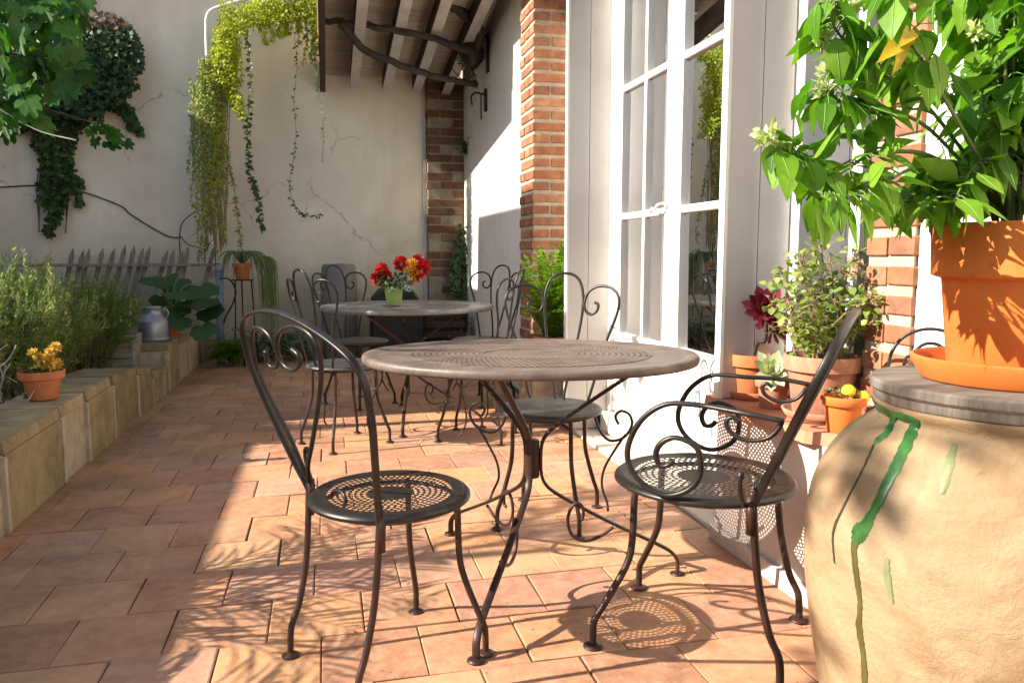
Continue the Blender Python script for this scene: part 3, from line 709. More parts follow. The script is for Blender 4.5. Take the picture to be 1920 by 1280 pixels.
def chair(label, pos, baz, kind, arms=False, holes=True, zs=.45, seatmat=None, braces=False, group=None):
    t = thing('garden_chair', label, 'chair', (pos[0], pos[1], 0), R(baz)+math.pi, group)
    chair_base(t, holes, seatmat, zs=zs, stiles=(kind == 'balloon'), ff=.025 if arms else 0)
    if kind == 'balloon': balloon_back(t, zs, lean=20 if arms else 16)
    elif kind == 'loop':
        B = lambda P, k=5: spline([back_pt(u, v, .15, 6, zs) for u, v in P], k)
        for w_, h_ in ((1, 0), (.62, .035)):
            m = MB(); Q = [(.05*w_,-.03), (.06*w_,.10), (.085*w_,.25), (.09*w_,.33), (.07*w_,.38-h_), (.035*w_,.405-h_), (0,.412-h_)]
            Q += [(-u, v) for u, v in Q[:-1][::-1]]
            m.strap(B(Q), (-1, 0, -.1), .014 if w_ == 1 else .008, .008); m.build('back_hoop', K['iron'], t)
    else: heart_back(t, zs)
    if arms: scroll_arms(t, zs)
    if braces: scroll_braces(t, zs)
    return t
GB, GH = 'iron chairs with rounded hoop backs', 'iron chairs with heart shaped backs'
chair('black iron chair with hoop back and pierced round seat, left front of the brown table', (.148, 1.945), 208, 'balloon', zs=.44, group=GB)
cb_ = chair('black iron armchair with big scrolled arms beside the large clay jar', (.985, 1.865), -40, 'balloon', True, group=GB); cb_.scale = (1.17, 1.17, 1)
chair('iron chair half hidden behind the large clay jar, only its narrow hoop showing', (1.315, 1.45), 48, 'loop', group='iron chairs with a single hoop')
cc = chair('heart backed iron chair with solid grey seat facing us behind the brown table', (.845, 2.87), 60, 'heart', holes=False, seatmat=K['seat'], braces=True, group=GH)
def again(label, pos, baz):
    c_ = copy_tree(cc); c_.location = (pos[0], pos[1], 0); c_.rotation_euler = (0, 0, R(baz)+math.pi); c_['label'] = label; return c_
again('heart backed iron chair with visible seat at the left end of the far table', (.09, 4.32), 212)
again('heart backed iron chair between the far table and the grey water butt', (.22, 5.48), 128)
again('edge on iron chair at the near right of the far table', (.83, 4.28), -28)
again('iron chair at the right end of the far table, beside the potted fern', (1.06, 5.35), 40)

def cafe_table(label, pos, rz, mat, rad, zt, oval=1.0, group=None, holes=True):
    t = thing('cafe_table', label, 'table', (pos[0], pos[1], 0), rz, group)
    m = MB(); n = 72
    r_in = .150 if holes else .30
    def disc_ring(r0, r1, n_=96):
        vs = []; fs = []
        for j in range(n_):
            a = 2*math.pi*j/n_; vs += [(r0*math.cos(a), r0*math.sin(a), zt-.005), (r1*math.cos(a), r1*math.sin(a), zt-.005)]
        for j in range(n_): k = (j+1) % n_; fs.append((2*j, 2*j+1, 2*k+1, 2*k))
        m.add(vs, fs)
    disc_ring(.0005, r_in)
    r = r_in
    if holes:
        for k in range(12):
            bw_ = .0195; N_ = int(2*math.pi*(r+bw_/2)/.0205); r1 = r+bw_; off = .5*(k % 2)
            for j in range(N_):
                a0 = 2*math.pi*(j+off)/N_; a1 = 2*math.pi*(j+1+off)/N_; am = (a0+a1)/2; rm = (r+r1)/2
                ou = [(a0, r), (am, r), (a1, r), (a1, rm), (a1, r1), (am, r1), (a0, r1), (a0, rm)]
                q = .33*(a1-a0); h = .34*bw_
                inn = [(am+q*ca, rm+h*sa) for ca, sa in ((-.75, -.75), (0, -1), (.75, -.75), (1, 0), (.75, .75), (0, 1), (-.75, .75), (-1, 0))]
                m.add([(rr*math.cos(a), rr*math.sin(a), zt-.005) for a, rr in ou+inn], [(i, (i+1) % 8, 8+(i+1) % 8, 8+i) for i in range(8)])
            r = r1
    disc_ring(r, rad-.049)
    sheet = m; m = MB()
    if oval != 1:
        v0 = Vector((pos[0], pos[1])).normalized()
        for i, (x, y, z) in enumerate(sheet.v):
            k = x*v0.x + y*v0.y; sheet.v[i] = (x + v0.x*k*(oval-1), y + v0.y*k*(oval-1), z)
    so_ = sheet.build('pierced_sheet', mat, t, False); sd_ = so_.modifiers.new('thickness', 'SOLIDIFY'); sd_.thickness = .0022; sd_.offset = -1
    m.lathe([(rad-.05, zt-.005), (rad-.04, zt-.002), (rad-.018, zt+.001), (rad-.006, zt), (rad, zt-.007), (rad-.001, zt-.02), (rad-.006, zt-.026), (rad-.012, zt-.022), (rad-.014, zt-.010), (rad-.04, zt-.0065), (rad-.05, zt-.0065)], n=n)
    if oval != 1:
        v0 = Vector((pos[0], pos[1])).normalized()
        for i, (x, y, z) in enumerate(m.v):
            k = x*v0.x + y*v0.y; m.v[i] = (x + v0.x*k*(oval-1), y + v0.y*k*(oval-1), z)
    m.build('table_top', mat, t)
    return t
def tri_legs(t, feet, tops, hub, zt):
    """three bent bars that run from the rim in to a hub and out again to the feet"""
    for (fx, fy), (tx, ty) in zip(feet, tops):
        f = Vector((fx, fy, 0)); d = (f-Vector((hub[0], hub[1], 0))); r = d.length; d.normalize()
        h = Vector((hub[0], hub[1], 0)) + d*.028
        T_ = Vector((tx, ty, zt-.018))
        P = [T_, T_ + (h+Vector((0, 0, .47))-T_)*.9 + Vector((0, 0, .0)), h+Vector((0, 0, .445)), h+Vector((0, 0, .33))]
        k = f - d*.03
        P += [h+d*.03+Vector((0, 0, .285)), h + (k-h)*.5 + Vector((0, 0, .185)), k+Vector((0, 0, .085)), f+Vector((0, 0, .05)), f+Vector((0, 0, .004))]
        m = MB(); P2 = []
        for a, b_ in zip(P, P[1:]):
            for q in range(5): P2.append(a+(b_-a)*q/5)
        P2.append(P[-1])
        for _ in range(3): P2 = [P2[0]] + [(P2[i-1]+P2[i]*2+P2[i+1])/4 for i in range(1, len(P2)-1)] + [P2[-1]]
        side = d.cross(Vector((0, 0, 1)))
        m.strap(P2, side, .020, .010); lo = m.build('leg', K['rust'], t)
        ft = MB(); ft.lathe([(.0005, .010), (.014, .008), (.024, .003), (.024, 0), (.0005, 0)], (fx, fy, 0), 16); ft.build('foot', K['rust'], lo)
        # scroll that springs from the lower bar
        b0 = h + (k-h)*.42; sc = []
        for q, (rr, zz) in enumerate([(.55, .165), (.46, .135), (.36, .12), (.27, .14), (.24, .19), (.27, .235), (.315, .245), (.345, .225), (.34, .195), (.318, .188)]):
            sc.append(Vector((hub[0], hub[1], 0)) + d*(rr*r) + side*.012 + Vector((0, 0, zz)))
        m = MB(); m.tube(spline(sc, 5), .0055, 7); m.build('leg_scroll', K['rust'], t)
    m = MB(); m.lathe([(.001, .33), (.022, .33), (.024, .338), (.024, .445), (.022, .452), (.001, .452)], (hub[0], hub[1], 0), 14)
    for z in (.36, .40, .43): m.ball((hub[0]-.012, hub[1]-.022, z), .006, 6, 5)
    m.build('hub', K['rust'], t)
TC = (.632, 2.375)
t1 = cafe_table('large round brown iron table with tripod legs in the foreground', TC, 0, K['top'], .535, .73, .78)
tri_legs(t1, [(.354-TC[0], 1.862-TC[1]), (.435-TC[0], 2.784-TC[1]), (1.101-TC[0], 2.246-TC[1])], [(-.16, -.20), (-.20, .17), (.40, -.08)], (.0, -.03), .73)
t2 = cafe_table('far round grey iron table carrying the pot of red flowers', (.50, 4.84), 0, K['topgrey'], .535, .73)
tri_legs(t2, [(.413-.5, 4.40-4.84), (.627-.5+.28, 4.54-4.84), (-.0, .5)], [(-.3, -.22), (.36, -.1), (.0, .3)], (0, .0), .73)

# ================================================================== POTS, JAR AND THE FAR CORNER
def pot_mesh(r_top, r_bot, h, rim_h, rim_t=.008, th=.009, n=36):
    m = MB()
    p = [(.001, 0), (r_bot-.003, 0), (r_bot, .004)]
    rb = r_bot+(r_top-rim_t-r_bot)*((h-rim_h)/h)
    p += [(rb, h-rim_h-.001), (rb+rim_t*.9, h-rim_h+.001), (r_top-.001, h-rim_h+.004), (r_top+.002, h-.006), (r_top, h), (r_top-th+.002, h), (r_top-th, h-.004), (r_top-th-.004, h-.035), (.001, h-.032)]
    m.lathe(p, n=n); return m
def pot(name, label, loc, mat, r_top, r_bot, h, rim_h, saucer=None, soil=True, cat='potted plant', group=None):
    t = thing(name, label, cat, loc, 0, group); z = 0
    if saucer:
        m = MB(); r = saucer; m.lathe([(.001, 0), (r*.86, 0), (r*.9, .003), (r, .026), (r-.004, .028), (r-.009, .026), (r*.86-.006, .008), (.001, .008)], n=36); m.build('saucer', mat, t); z = .009
    o = pot_mesh(r_top, r_bot, h, rim_h).build('pot', mat, t, loc=(0, 0, z)); sharp(o, 50)
    m = MB()
    if soil:
        for k in range(40):
            a = rnd.uniform(0, 6.28); rr = (r_top-.018)*math.sqrt(rnd.random()); m.ball((rr*math.cos(a), rr*math.sin(a), h+z-.033), rnd.uniform(.006, .012), 5, 4)
        m.build('earth', K['soil'], t)
    t['top'] = h+z-.025
    return t

# ---- the big clay jar with its lid and the flowering plant
UC = (1.05, 1.0)
UP = [(.165, 0), (.185, .02), (.215, .12), (.243, .24), (.262, .34), (.276, .44), (.285, .54), (.286, .60), (.278, .65), (.258, .70), (.228, .742), (.200, .765), (.186, .776), (.184, .785), (.190, .797), (.190, .803), (.183, .806), (.17, .80)]
def urn_r(z):
    for (a, b), (c, d) in zip(UP, UP[1:]):
        if b <= z <= d: return a+(c-a)*(z-b)/max(d-b, 1e-6)
    return .16
ur = thing('clay_jar', 'huge buff clay jar with green glaze drips in the right foreground', 'jar', (*UC, 0))
m = MB(); sp_ = [(p.x, p.z) for p in spline([(a, 0, b) for a, b in UP], 5)]
m.lathe(sp_, n=72)
def jar_k(a, z): return 1 + .010*math.sin(a*2+z*5)+.006*math.sin(a*5-z*11)+.005*math.sin(z*34+a*1.5)+.003*math.sin(a*9+z*40)
JP = sp_
def jar_r(z):
    for (a, b), (c, d) in zip(JP, JP[1:]):
        if b <= z <= d and d > b: return a+(c-a)*(z-b)/(d-b)
    return .16
for i, (x, y, z) in enumerate(m.v):
    k = jar_k(math.atan2(y, x), z); m.v[i] = (x*k, y*k, z)
def M_jar():
    m, t, p, o = nodes('jar_clay'); v = coords(t)
    n = noise(t, 3.5, 8, .65, v, 1.0); r = ramp(t, [(.30, (.15, .085, .042)), (.43, (.28, .18, .095)), (.57, (.36, .26, .15)), (.75, (.27, .185, .105))]); t.links.new(n.outputs['Fac'], r.inputs['Fac'])
    v2 = coords(t, (1, 1, 2.2)); n2 = noise(t, 5, 9, .72, v2, 1.0); r2 = ramp(t, [(.5, (0, 0, 0)), (.7, (1, 1, 1))]); t.links.new(n2.outputs['Fac'], r2.inputs['Fac'])
    c = mix(t, r.outputs['Color'], (.26, .12, .045), mul(t, r2.outputs['Color'], .5))
    n3 = noise(t, 24, 5, .7, v); r3 = ramp(t, [(.66, (0, 0, 0)), (.74, (1, 1, 1))]); t.links.new(n3.outputs['Fac'], r3.inputs['Fac'])
    c = mix(t, c, (.12, .07, .035), mul(t, r3.outputs['Color'], .6))
    t.links.new(c, p.inputs['Base Color']); p.inputs['Roughness'].default_value = .6; p.inputs['Specular IOR Level'].default_value = .3
    n4 = noise(t, 16, 9, .72, v, .3); bump(t, p, n4.outputs['Fac'], .7, .012); return m
m.build('jar_body', M_jar(), ur)
def on_jar(px, py):
    r = _fw + _rt*((px-960)/F) + _up*((640-py)/F); r.normalize(); o = Vector((0, 0, H)); t_ = .5
    while t_ < 2.5:
        p = o + r*t_; x, y = p.x-UC[0], p.y-UC[1]
        if 0 < p.z < .79 and math.hypot(x, y) < jar_r(p.z)*jar_k(math.atan2(y, x), p.z): return Vector((x, y, p.z))
        t_ += .001
    return None
K['glaze'] = M_plain('green_glaze', (.012, .06, .012), (.06, .17, .04), 30, .38, bs=.15, bd=.001, spec=.4)
K['glaze2'] = M_plain('olive_glaze', (.06, .05, .012), (.13, .11, .03), 9, .35, bs=.1, bd=.001)
K['glaze3'] = M_plain('faded_glaze', (.13, .16, .06), (.22, .22, .11), 20, .5)
K['crack'] = M_plain('dark_crack', (.03, .025, .015), (.06, .05, .03), 20, .8)
def drip(pts, wpx, mat, name='glaze_drip'):
    m = MB(); P = []
    pp = [Vector((a, b, 0)) for a, b in pts]; pp = spline(pp, 8); W = spline([Vector((w_, 0, 0)) for w_ in wpx], 8)
    for q, w_ in zip(pp, W):
        c = on_jar(q.x, q.y)
        if c is not None: P.append((c, w_.x*1.24/1450/2))
    for i, (c, hw) in enumerate(P):
        t_ = (P[min(i+1, len(P)-1)][0]-P[max(i-1, 0)][0]).normalized(); n_ = Vector((c.x, c.y, .15)).normalized(); sd = t_.cross(n_).normalized()*hw
        wl_, wr_ = 1+rnd.uniform(-.18, .18), 1+rnd.uniform(-.18, .18)
        for q, off in ((-wl_, .0002), (-wl_*.8, .0010), (-.3, .0016), (.3, .0016), (wr_*.8, .0010), (wr_, .0002)):
            v_ = c+sd*q; a = math.atan2(v_.y, v_.x); rr = jar_r(v_.z)*jar_k(a, v_.z)+off+.0006; m.v.append((rr*math.cos(a), rr*math.sin(a), v_.z))
    for i in range(len(P)-1):
        for k in range(5): m.f.append((i*6+k, i*6+k+1, i*6+6+k+1, i*6+6+k))
    m.build(name, mat, ur)
drip([(1718, 745), (1722, 775), (1706, 820), (1683, 870), (1655, 925), (1632, 970), (1612, 1000), (1603, 1018)], [40, 27, 21, 20, 19, 18, 32, 12], K['glaze'])
drip([(1604, 1012), (1602, 1040), (1608, 1090), (1613, 1130), (1612, 1180), (1620, 1230), (1622, 1300)], [16, 12, 13, 10, 15, 13, 14], K['glaze2'])
drip([(1690, 748), (1680, 775), (1665, 808), (1655, 818), (1640, 832)], [30, 20, 16, 22, 8], K['glaze'])
drip([(1640, 832), (1618, 880), (1595, 925), (1575, 965), (1566, 985), (1562, 1010), (1566, 1055)], [5, 4, 4, 5, 6, 4, 3], K['crack'])
drip([(1790, 830), (1780, 870), (1770, 905), (1766, 924)], [9, 14, 15, 9], K['glaze3'])
drip([(1664, 1045), (1664, 1075), (1670, 1110), (1675, 1130)], [7, 12, 9, 4], K['glaze3'])
ld = thing('wooden_lid', 'round grey weathered board lying on the clay jar', 'lid', (*UC, .806))
m = MB(); m.lathe([(.001, 0), (.188, 0), (.190, .003), (.190, .014), (.1935, .0165), (.1965, .020), (.1965, .031), (.193, .0345), (.001, .035)], n=64, wob=.004); K['lidwood'] = M_plain('dark_lid_wood', (.10, .08, .06), (.24, .20, .165), 6, .8, bs=.5, bd=.003, stretch=(1, 7, 1)); sharp(m.build('board', K['lidwood'], ld), 40)
sc = MB(); sc.lathe([(.001, 0), (.128, 0), (.131, .003), (.146, .030), (.147, .036), (.142, .038), (.137, .034), (.126, .009), (.001, .009)], n=56)
so = sc.build('saucer', K['terrabig'], None, loc=(UC[0]+.012, UC[1], .8415)); tag(so, 'wide bright terracotta saucer on the board covering the clay jar', 'saucer'); sharp(so, 50)
bp = pot('flowering_plant', 'tall leafy plant with pale flowers in a large terracotta pot on the clay jar', (UC[0]+.012, UC[1], .851), K['terrabig'], .124, .092, .238, .085)
K['bigleaf'] = M_leaf('marvel_leaf', [(.07, .18, .012), (.11, .27, .02), (.17, .35, .025), (.26, .43, .045), (.14, .30, .025)], .5, .5)
K['palevein'] = M_plain('pale_vein', (.16, .34, .05), (.22, .38, .08), 20, .5)
K['yleaf'] = M_leaf('yellow_leaf', [(.60, .36, .02), (.7, .45, .04)], .4)
K['palefl'] = M_leaf('pale_flower', [(.38, .48, .16), (.60, .64, .34), (.72, .72, .5)], .4)
base = Vector((UC[0]+.012, UC[1], 1.075)); bo = Vector((UC[0]+.012, UC[1], .851))
stems = MB(); lv = MB(); fl_ = MB(); vn = MB()
def flower(m, p, r, n=46):
    for k in range(n):
        d = Vector((rnd.gauss(0, 1), rnd.gauss(0, 1), rnd.gauss(.4, .8))).normalized(); m.leaf(p+d*r*rnd.uniform(.1, .6)-bo, d+rv(.5), rv(1), r*rnd.uniform(.4, .65), r*rnd.uniform(.25, .42), rnd.uniform(-.4, .5), .4, 'round', 3)
def leafy(path, lf0, lf1, size, dens, radius=0.0035, droop=1.0):
    P = spline(path, 8); n = len(P); stems.tube([p-bo for p in P], [radius*(1-.6*i/(n-1)) for i in range(n)], 6)
    Lsum = sum((b_-a).length for a, b_ in zip(P, P[1:])); cnt = int(Lsum*dens)
    for k in range(cnt):
        t_ = lf0+(lf1-lf0)*(k+rnd.random())/cnt; i = min(int(t_*(n-1)), n-2); p = P[i].lerp(P[i+1], t_*(n-1)-i); tg = (P[i+1]-P[i]).normalized()
        a = rnd.uniform(0, 6.283); rad = Vector((math.cos(a), math.sin(a), 0)); rad = (rad - tg*rad.dot(tg)).normalized()
        pet = p + (rad*.6+tg*.3+Vector((0, 0, .1)))*rnd.uniform(.012, .04)
        stems.tube([p-bo, (p+pet)/2-bo+Vector((0, 0, .004)), pet-bo], .0012, 4)
        d = rad*rnd.uniform(.5, 1.0)+Vector((0, 0, rnd.uniform(-1.25, .15)*droop))+rv(.35)
        s_ = size*rnd.choice((rnd.uniform(.35, .7), rnd.uniform(.7, 1.15), rnd.uniform(.8, 1.1))); nn_ = Vector((rad.x, rad.y, .9))+rv(.4)
        lv.leaf(pet-bo, d, nn_, s_, s_*rnd.uniform(.5, .72), rnd.uniform(-.15, .6), rnd.uniform(.03, .30), 'ovate', 6); vn.tube(lv.mid, [.0006, .0006, .0005, .0005, .0004, .0003, .0002], 4)
for k in range(24):
    a = rnd.uniform(0, 6.283); rr = rnd.uniform(.05, .24); hh = rnd.uniform(.14, .58)
    e = base + Vector((rr*math.cos(a), rr*math.sin(a), hh)); md = base + Vector((rr*.5*math.cos(a), rr*.5*math.sin(a), hh*.65)) + rv(.03)
    leafy([base+Vector((.03*math.cos(a), .03*math.sin(a), -.01)), md, e], .2, 1, .060, 165)
for k in range(12):   # low skirt over the rim
    a = rnd.uniform(1.9, 5.6); rr = rnd.uniform(.13, .2)
    e = base + Vector((rr*math.cos(a), rr*math.sin(a), rnd.uniform(.03, .09)))
    leafy([base, base+Vector((rr*.6*math.cos(a), rr*.6*math.sin(a), .10)), e], .4, 1, .06, 110)
# long side shoots to the left
leafy([base, at(1760, 300, 1.02), at(1640, 290, 1.0), at(1560, 330, .99), at(1500, 300, .99), at(1448, 268, .99)], .35, .97, .060, 105, .004)
leafy([base, at(1750, 320, 1.02), at(1660, 340, .96), at(1590, 370, .94), at(1540, 365, .94)], .4, 1, .06, 100)
leafy([base, at(1740, 200, 1.02), at(1640, 130, 1.0), at(1570, 60, .98), at(1555, 10, .97)], .35, .98, .06, 110)
leafy([base, at(1740, 240, 1.02), at(1630, 210, 1.0), at(1575, 190, .98), at(1548, 168, .97)], .35, .96, .058, 110)
leafy([base, at(1780, 200, .95), at(1700, 60, .92), at(1660, -60, .92)], .35, 1, .064, 105)
for px, py, r_ in ((1440, 258, .026), (1540, 72, .020), (1548, 138, .020), (1542, 172, .020), (1560, 5, .024), (1700, -8, .02), (1830, 60, .02), (1600, 20, .018)): flower(fl_, at(px, py, .985), r_)
stems.build('stem', K['stem'], bp); lv.build('foliage', K['bigleaf'], bp); vn.build('leaf_midribs', K['palevein'], bp); fl_.build('flower_heads', K['palefl'], bp)
yl = MB(); p = at(1705, 62, .90)-bo
for d, s_ in (((-.6, -.1, -.5), .05), ((.1, -.2, -.9), .045), ((-.3, -.3, -.2), .036)): yl.leaf(p+rv(.008), d, (.2, -1, .6), s_, s_*.62, .55, .28, 'ovate', 8)
yl.build('yellowed_leaf', K['yleaf'], bp)

# ---- pots on the terracotta ledge
LZ = .5305
K['aeon'] = M_leaf('burgundy_leaf', [(.10, .012, .02), (.16, .02, .03), (.22, .035, .05)], .15, .35, (.5, .05, .08))
K['pale'] = M_leaf('pale_succulent', [(.42, .50, .30), (.55, .60, .40), (.66, .68, .48)], .2, .5)
K['ger'] = M_leaf('pelargonium_leaf', [(.13, .22, .04), (.20, .30, .06), (.30, .37, .09), (.42, .43, .15), (.16, .25, .06)], .4, .5)
K['dry'] = M_leaf('dry_stalk', [(.30, .20, .10), (.42, .30, .17), (.36, .24, .15)], .2, .8, (.4, .3, .2))
def rosette(m, c, ax, R_, n, kind='round', layers=4, W=.5):
    ax = Vector(ax).normalized(); u = ax.orthogonal().normalized(); v = ax.cross(u); k = 0
    for i in range(n):
        a = i*2.39996; f = (i+1)/n; rad = u*math.cos(a)+v*math.sin(a); up_ = 1.5*(1-f)+.12
        L_ = R_*(.35+.65*f)*rnd.uniform(.9, 1.08)
        d = rad+ax*up_
        m.leaf(Vector(c)+rad*R_*.04, d, ax-rad*.4, L_, L_*W*rnd.uniform(.85, 1.1), -.18 if f > .5 else -.3, .22, kind, 4)
pa = pot('succulent_pot', 'terracotta pot on saucer with a leaning burgundy rosette, at the far end of the ledge', (1.48, 2.47, LZ), K['terra'], .083, .058, .150, .045, .088)
m = MB(); c = at(1436, 585, 2.40)-pa.location; ax = Vector((-.35, -.75, .45))
m.tube(spline([(0, 0, .13), (.015, -.01, .2), (c.x*.8+.02, c.y*.6, c.z-.1), c], 5), .008, 7); m.build('stem', K['darkwood'], pa)
m = MB(); rosette(m, c, ax, .098, 46, 'spat', W=.36); rosette(m, c+Vector((.045, .02, -.06)), (.2, -.8, -.1), .07, 22, 'spat', W=.38); m.build('rosette', K['aeon'], pa)
pb = pot('succulent_pot', 'small dull pot with a pale green rosette between the two larger ledge pots', (1.452, 2.285, LZ), K['terrapale'], .058, .042, .10, .03)
m = MB(); rosette(m, (-.03, -.04, .125), (-.35, -.7, .5), .082, 30, 'round', W=.5); m.build('rosette', K['pale'], pb)
pc = pot('pelargonium_pot', 'big dull terracotta pot with a straggly half dry plant on the window ledge', (1.515, 2.115, LZ), K['terrapale'], .116, .084, .190, .05, .118)
lf_ = MB(); sm = MB(); dr = MB()
def spray(t, root, tip, lm, sm_, sz, cnt, r_=.0022, spread=.035, kind='round'):
    P = spline([root, (root+tip)/2+rv(.035), tip], 7); sm_.tube(P, r_, 5)
    for k in range(cnt):
        i = rnd.randrange(len(P)//3, len(P)); p = P[i]+rv(spread); sm_.tube([P[i], p], .0008, 3)
        lm.leaf(p, Vector((rnd.gauss(0, 1), rnd.gauss(0, 1), rnd.gauss(-.1, .6))), (rnd.gauss(0, .5), rnd.gauss(-.3, .5), 1), sz*rnd.uniform(.6, 1.2), sz*rnd.uniform(.6, 1.0), .15, .2, kind, 3)
rt_ = Vector((0, 0, .17))
for px, py, yy in [(1455, 505, 2.1), (1450, 560, 2.12), (1475, 540, 2.05), (1500, 520, 2.08), (1530, 455, 2.12), (1545, 430, 2.12), (1510, 470, 2.1), (1560, 480, 2.1), (1585, 500, 2.1), (1600, 470, 2.1), (1620, 520, 2.05), (1640, 560, 2.0), (1480, 590, 2.0), (1530, 560, 2.0), (1560, 560, 2.0), (1510, 610, 2.0), (1490, 480, 2.15), (1540, 510, 2.05), (1625, 600, 2.0), (1600, 560, 2.0), (1465, 520, 2.1), (1520, 590, 1.98)]:
    spray(pc, rt_+Vector((rnd.uniform(-.06, .06), rnd.uniform(-.06, .06), 0)), at(px+rnd.uniform(-8, 8), py, yy+rnd.uniform(-.05, .03))-pc.location, lf_, sm, .027, 40)
for k in range(26):
    a = rnd.uniform(0, 6.28); r_ = rnd.uniform(.02, .1); P = [Vector((r_*math.cos(a), r_*math.sin(a), .16)), Vector((r_*1.3*math.cos(a), r_*1.3*math.sin(a), .25)), Vector((r_*1.9*math.cos(a+.4), r_*1.9*math.sin(a+.4), rnd.uniform(.26, .36)))]
    dr.tube(spline(P, 4), .0018, 4)
for px, py in ((1645, 590), (1635, 575), (1655, 580), (1600, 500), (1625, 560)):
    c = at(px, py, 2.0)-pc.location
    for k in range(22): dr.leaf(c+rv(.03), rv(1), rv(1), .018, .012, .6, .5, 'round', 3)
sm.build('stem', K['dry'], pc); lf_.build('foliage', K['ger'], pc); dr.build('dry_stalks', K['dry'], pc)
# aloe leaf blades beside
pd_ = pot('cactus_pot', 'small bright orange pot with two yellow balls at the near corner of the ledge', (1.455, 1.925, LZ), K['terrabig'], .0625, .044, .105, .028)
m = MB()
for k in range(9):
    a = k*.7; r_ = .018+.03*rnd.random(); rosette(m, (r_*math.cos(a), r_*math.sin(a)+.005, .10+rnd.uniform(0, .014)), (math.cos(a)*.3, math.sin(a)*.3, 1), .024, 20, 'lance', W=.35)
m.build('foliage', M_leaf('haworthia_leaf', [(.10, .14, .05), (.20, .20, .10), (.24, .17, .10)], .15), pd_)
K['ybloom'] = M_plain('yellow_bloom', (.75, .50, .01), (.85, .62, .03), 60, .55, bs=.6, bd=.002)
for c in ((-.008, -.03, .124), (.036, -.035, .104)):
    m = MB(); m.ball(c, .0195, 14, 10, .95); m.build('yellow_ball', K['ybloom'], pd_)

# ---- flowers on the far table
K['green_pot'] = M_plain('lime_pot', (.34, .50, .12), (.44, .60, .2), 4, .35, bs=.05)
K['redp'] = M_leaf('red_petal', [(.55, .008, .02), (.7, .02, .02), (.8, .05, .03), (.6, .01, .08)], .25, .5, (.9, .1, .05))
K['yelp'] = M_leaf('yellow_petal', [(.8, .38, .02), (.85, .55, .03), (.8, .25, .02)], .25, .5, (.9, .5, .05))
K['dleaf'] = M_leaf('dark_leaf', [(.03, .07, .015), (.05, .11, .02), (.08, .15, .03)], .3)
K['whitep'] = M_leaf('white_petal', [(.7, .72, .65), (.8, .8, .75)], .3, .5, (.8, .8, .7))
fp = pot('flower_pot', 'lime green pot of red and yellow flowers on the far table', (.415, 4.86, .731), K['green_pot'], .068, .046, .125, .02)
lm = MB(); rm = MB(); ym = MB(); wm = MB(); fo = Vector((.415, 4.86, .731))
for k in range(230):
    a = rnd.uniform(0, 6.28); b_ = rnd.random(); r_ = .11*math.sqrt(rnd.random()); p = Vector((r_*math.cos(a), r_*math.sin(a), .12+.09*rnd.random()*(1-b_*.3)))
    lm.leaf(p, Vector((math.cos(a), math.sin(a), rnd.uniform(-.5, .6))), (0, 0, 1), rnd.uniform(.03, .05), .02, .3, .2, 'ovate', 3)
def head(m, c, r_, n=90):
    for k in range(n):
        d = Vector((rnd.gauss(0, 1), rnd.gauss(0, 1), rnd.gauss(0, 1)+.3)).normalized(); m.leaf(c+d*r_*.35, d+rv(.25), rv(1), r_*.75, r_*.3, -.1, .3, 'round', 3)
for px, py, r_ in ((708, 522, .05), (716, 506, .045), (722, 518, .045), (752, 494, .05), (790, 506, .055), (783, 490, .045), (795, 496, .04), (780, 518, .04)):
    hm = MB(); head(hm, at(px, py, 4.86+rnd.uniform(-.05, .05))-fo, r_, 120); hm.build('red_bloom', K['redp'], fp)
for px, py, r_ in ((772, 497, .045), (766, 508, .035), (778, 510, .03), (774, 525, .03)): head(ym, at(px, py, 4.80)-fo, r_, 60)
for k in range(46):
    p = at(rnd.uniform(722, 772), rnd.uniform(515, 545), 4.77)-fo; 
    for q in range(4): wm.leaf(p, rv(1), rv(1), .013, .011, .1, .1, 'round', 3)
lm.build('foliage', K['dleaf'], fp); ym.build('yellow_blooms', K['yelp'], fp); wm.build('white_blooms', K['whitep'], fp)

# ---- fern in the corner before the pilaster, on a rough stone block
sb = MB(); sb.box((-.17, -.16, 0), (.17, .16, .36), bev=.02); sb2 = MB()
for v_ in range(len(sb.v)): sb.v[v_] = tuple(c+rnd.uniform(-.012, .012) for c in sb.v[v_])
blk = sb.build('stone_block', K['mortar'], None, False, loc=(1.38, 4.64, .002)); tag(blk, 'rough pale stone block carrying the fern pot by the shutter', 'stone')
fn = pot('fern_pot', 'lime green bushy fern in a clay pot in front of the brick pilaster', (1.38, 4.64, .365), K['terrapale'], .12, .09, .17, .04)
K['fern'] = M_leaf('fern_leaf', [(.10, .21, .02), (.17, .30, .03), (.26, .40, .05), (.34, .45, .06)], .45, .5)
lf_ = MB(); sm = MB(); fo = fn.location
def frond(lm, sm_, P, n, w_, sz):
    P = spline(P, 8); sm_.tube(P, .0016, 4)
    for i in range(2, len(P)):
        tg = (P[i]-P[i-1]).normalized(); sd = tg.cross(Vector((0, 0, 1)));
        if sd.length < .01: sd = Vector((1, 0, 0))
        sd.normalize(); f = i/len(P); ww = w_*math.sin(math.pi*min(f*.85+.15, 1))
        for s_ in (-1, 1):
            for q in range(n):
                c = P[i]+sd*s_*ww*(q+.5)/n + rv(.004); lm.tiny(c, sd*s_+tg*.6+rv(.4), (0, 0, 1), sz*rnd.uniform(.7, 1.2), sz*.5)
for k in range(120):
    a = rnd.uniform(0, 6.283); rr = rnd.uniform(.05, .21); hh = rnd.uniform(.15, .62)*(1.12-rr*1.6)
    e = Vector((rr*math.cos(a), rr*math.sin(a), .15+hh)); frond(lf_, sm, [Vector((rr*.15*math.cos(a), rr*.15*math.sin(a), .14)), e*.6+Vector((0, 0, .10)), e], 4, .05, .026)
